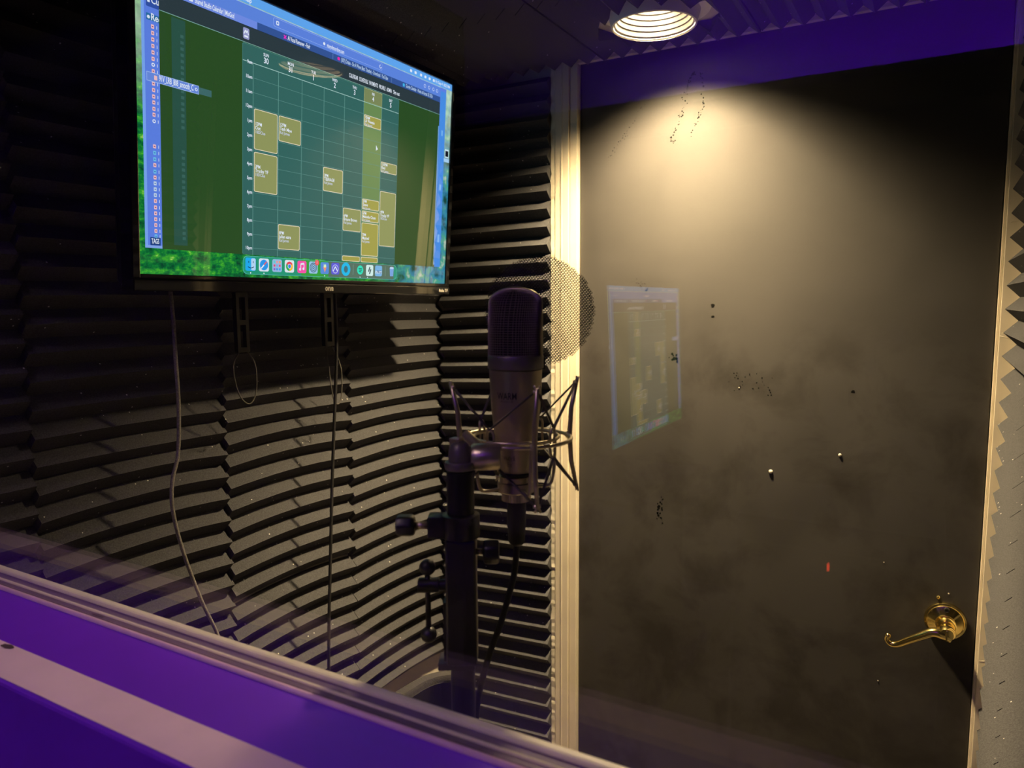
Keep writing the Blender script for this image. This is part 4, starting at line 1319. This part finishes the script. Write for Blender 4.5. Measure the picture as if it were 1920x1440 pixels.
# ------------------------------------------------------------------ chair behind the stand
chair = thing('tub_chair', 'dark grey fabric chair with curved low backrest behind the microphone stand', 'chair', (-0.52, 0.80, 0))
CZ = 0.97
outer = smooth_path([(-.600, .920, CZ), (-.620, .894, CZ), (-.647, .861, CZ), (-.657, .810, CZ), (-.659, .757, CZ), (-.640, .690, CZ), (-.60, .65, CZ)], 6)
bm = bmesh.new()
prev = None
cc = Vector((-.50, .78, CZ))
for p in outer:
    d = (cc - p); d.z = 0; d.normalize()
    pi_ = p + d * 0.024
    ring = [p - Vector((0, 0, 0.42)), p - Vector((0, 0, 0.006)), p + d * 0.005 + Vector((0, 0, 0)), pi_ - d * 0.005, pi_ - Vector((0, 0, 0.006)), pi_ - Vector((0, 0, 0.42))]
    ring = [bm.verts.new(q) for q in ring]
    if prev:
        for k in range(6): bm.faces.new((prev[k], ring[k], ring[(k + 1) % 6], prev[(k + 1) % 6]))
    else: bm.faces.new(ring[::-1])
    prev = ring
bm.faces.new(prev)
auto_smooth(obj('backrest', bm, M['fabric'], chair), 50)
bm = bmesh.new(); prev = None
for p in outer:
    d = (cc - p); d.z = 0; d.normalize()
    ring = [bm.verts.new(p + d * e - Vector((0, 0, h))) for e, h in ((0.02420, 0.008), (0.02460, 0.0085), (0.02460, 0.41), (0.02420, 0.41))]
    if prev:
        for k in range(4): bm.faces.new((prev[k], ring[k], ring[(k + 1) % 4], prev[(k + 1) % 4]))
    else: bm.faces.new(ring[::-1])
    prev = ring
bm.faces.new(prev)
obj('painted_shade_face', bm, M['rubber'], chair)  # near-black skin that paints shade onto the backrest's inner face
bm = bmesh.new(); lathe(bm, [(0.10, 0.47), (0.115, 0.475), (0.12, 0.49), (0.12, 0.53), (0.11, 0.545), (0, 0.55)], (-.515, .79, 0), (0, 0, 1), 40)
auto_smooth(obj('seat', bm, M['fabric'], chair), 40)
for a in range(4):
    q = math.radians(45 + 90 * a)
    bm = bmesh.new(); tube(bm, [(-.515 + .07 * math.cos(q), .79 + .07 * math.sin(q), 0.475), (-.515 + .11 * math.cos(q), .79 + .11 * math.sin(q), 0.0)], [0.011, 0.008], 10)
    obj('leg', bm, M['black_metal'], chair, True)

# ------------------------------------------------------------------ control room behind the viewer (seen mirrored in the glass)
desk = thing('studio_desk', 'dark studio desk with raised monitor shelf beside the window, mirrored in the glass', 'desk', (-0.62, -0.66, 0))
obj('desktop', bx(-1.05, -0.42, -1.20, -0.20, 0.72, 0.755, 0.004), M['desk'], desk)
obj('shelf', bx(-0.76, -0.48, -1.00, -0.32, 1.10, 1.125, 0.003), M['desk'], desk)
for y in (-0.985, -0.335):
    obj('shelf_support', bx(-0.74, -0.52, y - 0.012, y + 0.012, 0.756, 1.0995), M['desk'], desk)
for x in (-1.02, -0.46):
    for y in (-1.16, -0.24):
        obj('leg', bx(x - 0.025, x + 0.025, y - 0.025, y + 0.025, 0, 0.7195), M['desk'], desk)

MONW, MONH = 0.425, 0.297
mon_c = Vector((-0.503, -0.658, 1.4115)); mt = math.radians(-2.6)
MU = Vector((0, 1, 0)); MVv = Vector((math.sin(mt), 0, math.cos(mt))); MN = MU.cross(MVv)
MONM = Matrix((MU, MN * -1, MVv)).transposed().to_4x4(); MONM.translation = mon_c
mon = thing('computer_monitor', 'lit computer monitor whose mirror image floats over the black door', 'monitor', (-0.56, -0.658, 1.125))
ms = bpy.data.objects.new('screen', UI); COL.objects.link(ms); ms.parent = mon
ms.matrix_parent_inverse = world_of(mon).inverted()
for i, k0 in enumerate(('wallpaper', 'ui')):
    mm_ = M[k0].copy(); mm_.name = M[k0].name + '_bright'
    mm_.node_tree.nodes['Principled BSDF'].inputs['Emission Strength'].default_value = 2.4
    ms.material_slots[i].link = 'OBJECT'; ms.material_slots[i].material = mm_
ms.matrix_basis = MONM @ Matrix.Diagonal((MONW / SW, 1, MONH / SH, 1))
a, b = MONW / 2, MONH / 2
bm = bmesh.new()
box(bm, -a - 0.010, -a, -0.003, 0.02, -b - 0.012, b + 0.010); box(bm, a, a + 0.010, -0.003, 0.02, -b - 0.012, b + 0.010)
box(bm, -a, a, -0.003, 0.02, b, b + 0.010); box(bm, -a, a, -0.003, 0.02, -b - 0.012, -b)
local_obj('bezel', bm, M['black'], mon, MONM)
local_obj('back_shell', bx(-a, a, 0.0005, 0.035, -b, b, 0.0), M['black'], mon, MONM)
obj('neck', bx(-0.575, -0.555, -0.68, -0.636, 1.136, 1.42, 0.003), M['black_metal'], mon)
obj('foot', bx(-0.66, -0.50, -0.76, -0.556, 1.1255, 1.1355, 0.003), M['black_metal'], mon)

strip = tag(obj('led_strip', bx(-1.25, 0.93, -2.235, -2.22, 2.3105, 2.3175), M['led']), 'purple light strip lying in the cove along the rear control room wall', 'led strip')
cv = struct(obj('trim_4', bx(-2.2, 0.95, -2.58, -2.11, 2.290, 2.310), M['ctrl_wall']))
obj('cove_lip', bx(-2.2, 0.95, -2.11, -2.10, 2.290, 2.325), M['ctrl_wall'], cv)
dl = thing('added_control_room_light', 'unseen ceiling downlight added behind the viewer to light sill and microphone', 'ceiling light', (-0.75, -1.0, 2.995))  # added lamp, kept out of the glass reflection; lights sill, tape and microphone
bm = bmesh.new(); lathe(bm, [(0.0, -0.006), (0.11, -0.006), (0.11, -0.002)], (-0.75, -1.0, 2.995), (0, 0, 1), 32, cap=False)
obj('lens', bm, M['plain_lens'], dl)
bm = bmesh.new(); lathe(bm, [(0.112, 0.0), (0.112, -0.14), (0.125, -0.14), (0.125, 0.004), (0.112, 0.004)], (-0.75, -1.0, 2.995), (0, 0, 1), 40, cap=False)  # deep sleeve added to keep this lamp off the rear wall
obj('trim_ring', bm, M['lamp_white'], dl)

# equipment rack with a red standby light at the back of the control room
rk = thing('equipment_rack', 'black equipment rack with red standby light, mirrored in the window glass', 'equipment rack', (-0.21, -1.47, 0))
obj('cabinet', bx(-0.45, 0.05, -1.70, -1.24, 0.02, 0.95, 0.004), M['black'], rk)
for i in range(4):
    obj('rack_panel', bx(-0.43, 0.03, -1.2395, -1.232, 0.10 + 0.2 * i, 0.28 + 0.2 * i, 0.002), M['black_metal'], rk)
obj('standby_light', bx(-0.213, -0.207, -1.2315, -1.228, 0.832, 0.852, 0.001), M['red_led'], rk)
for x in (-0.42, 0.02):
    for y in (-1.66, -1.28):
        obj('foot', bx(x - 0.015, x + 0.015, y - 0.015, y + 0.015, 0, 0.0195), M['rubber'], rk)
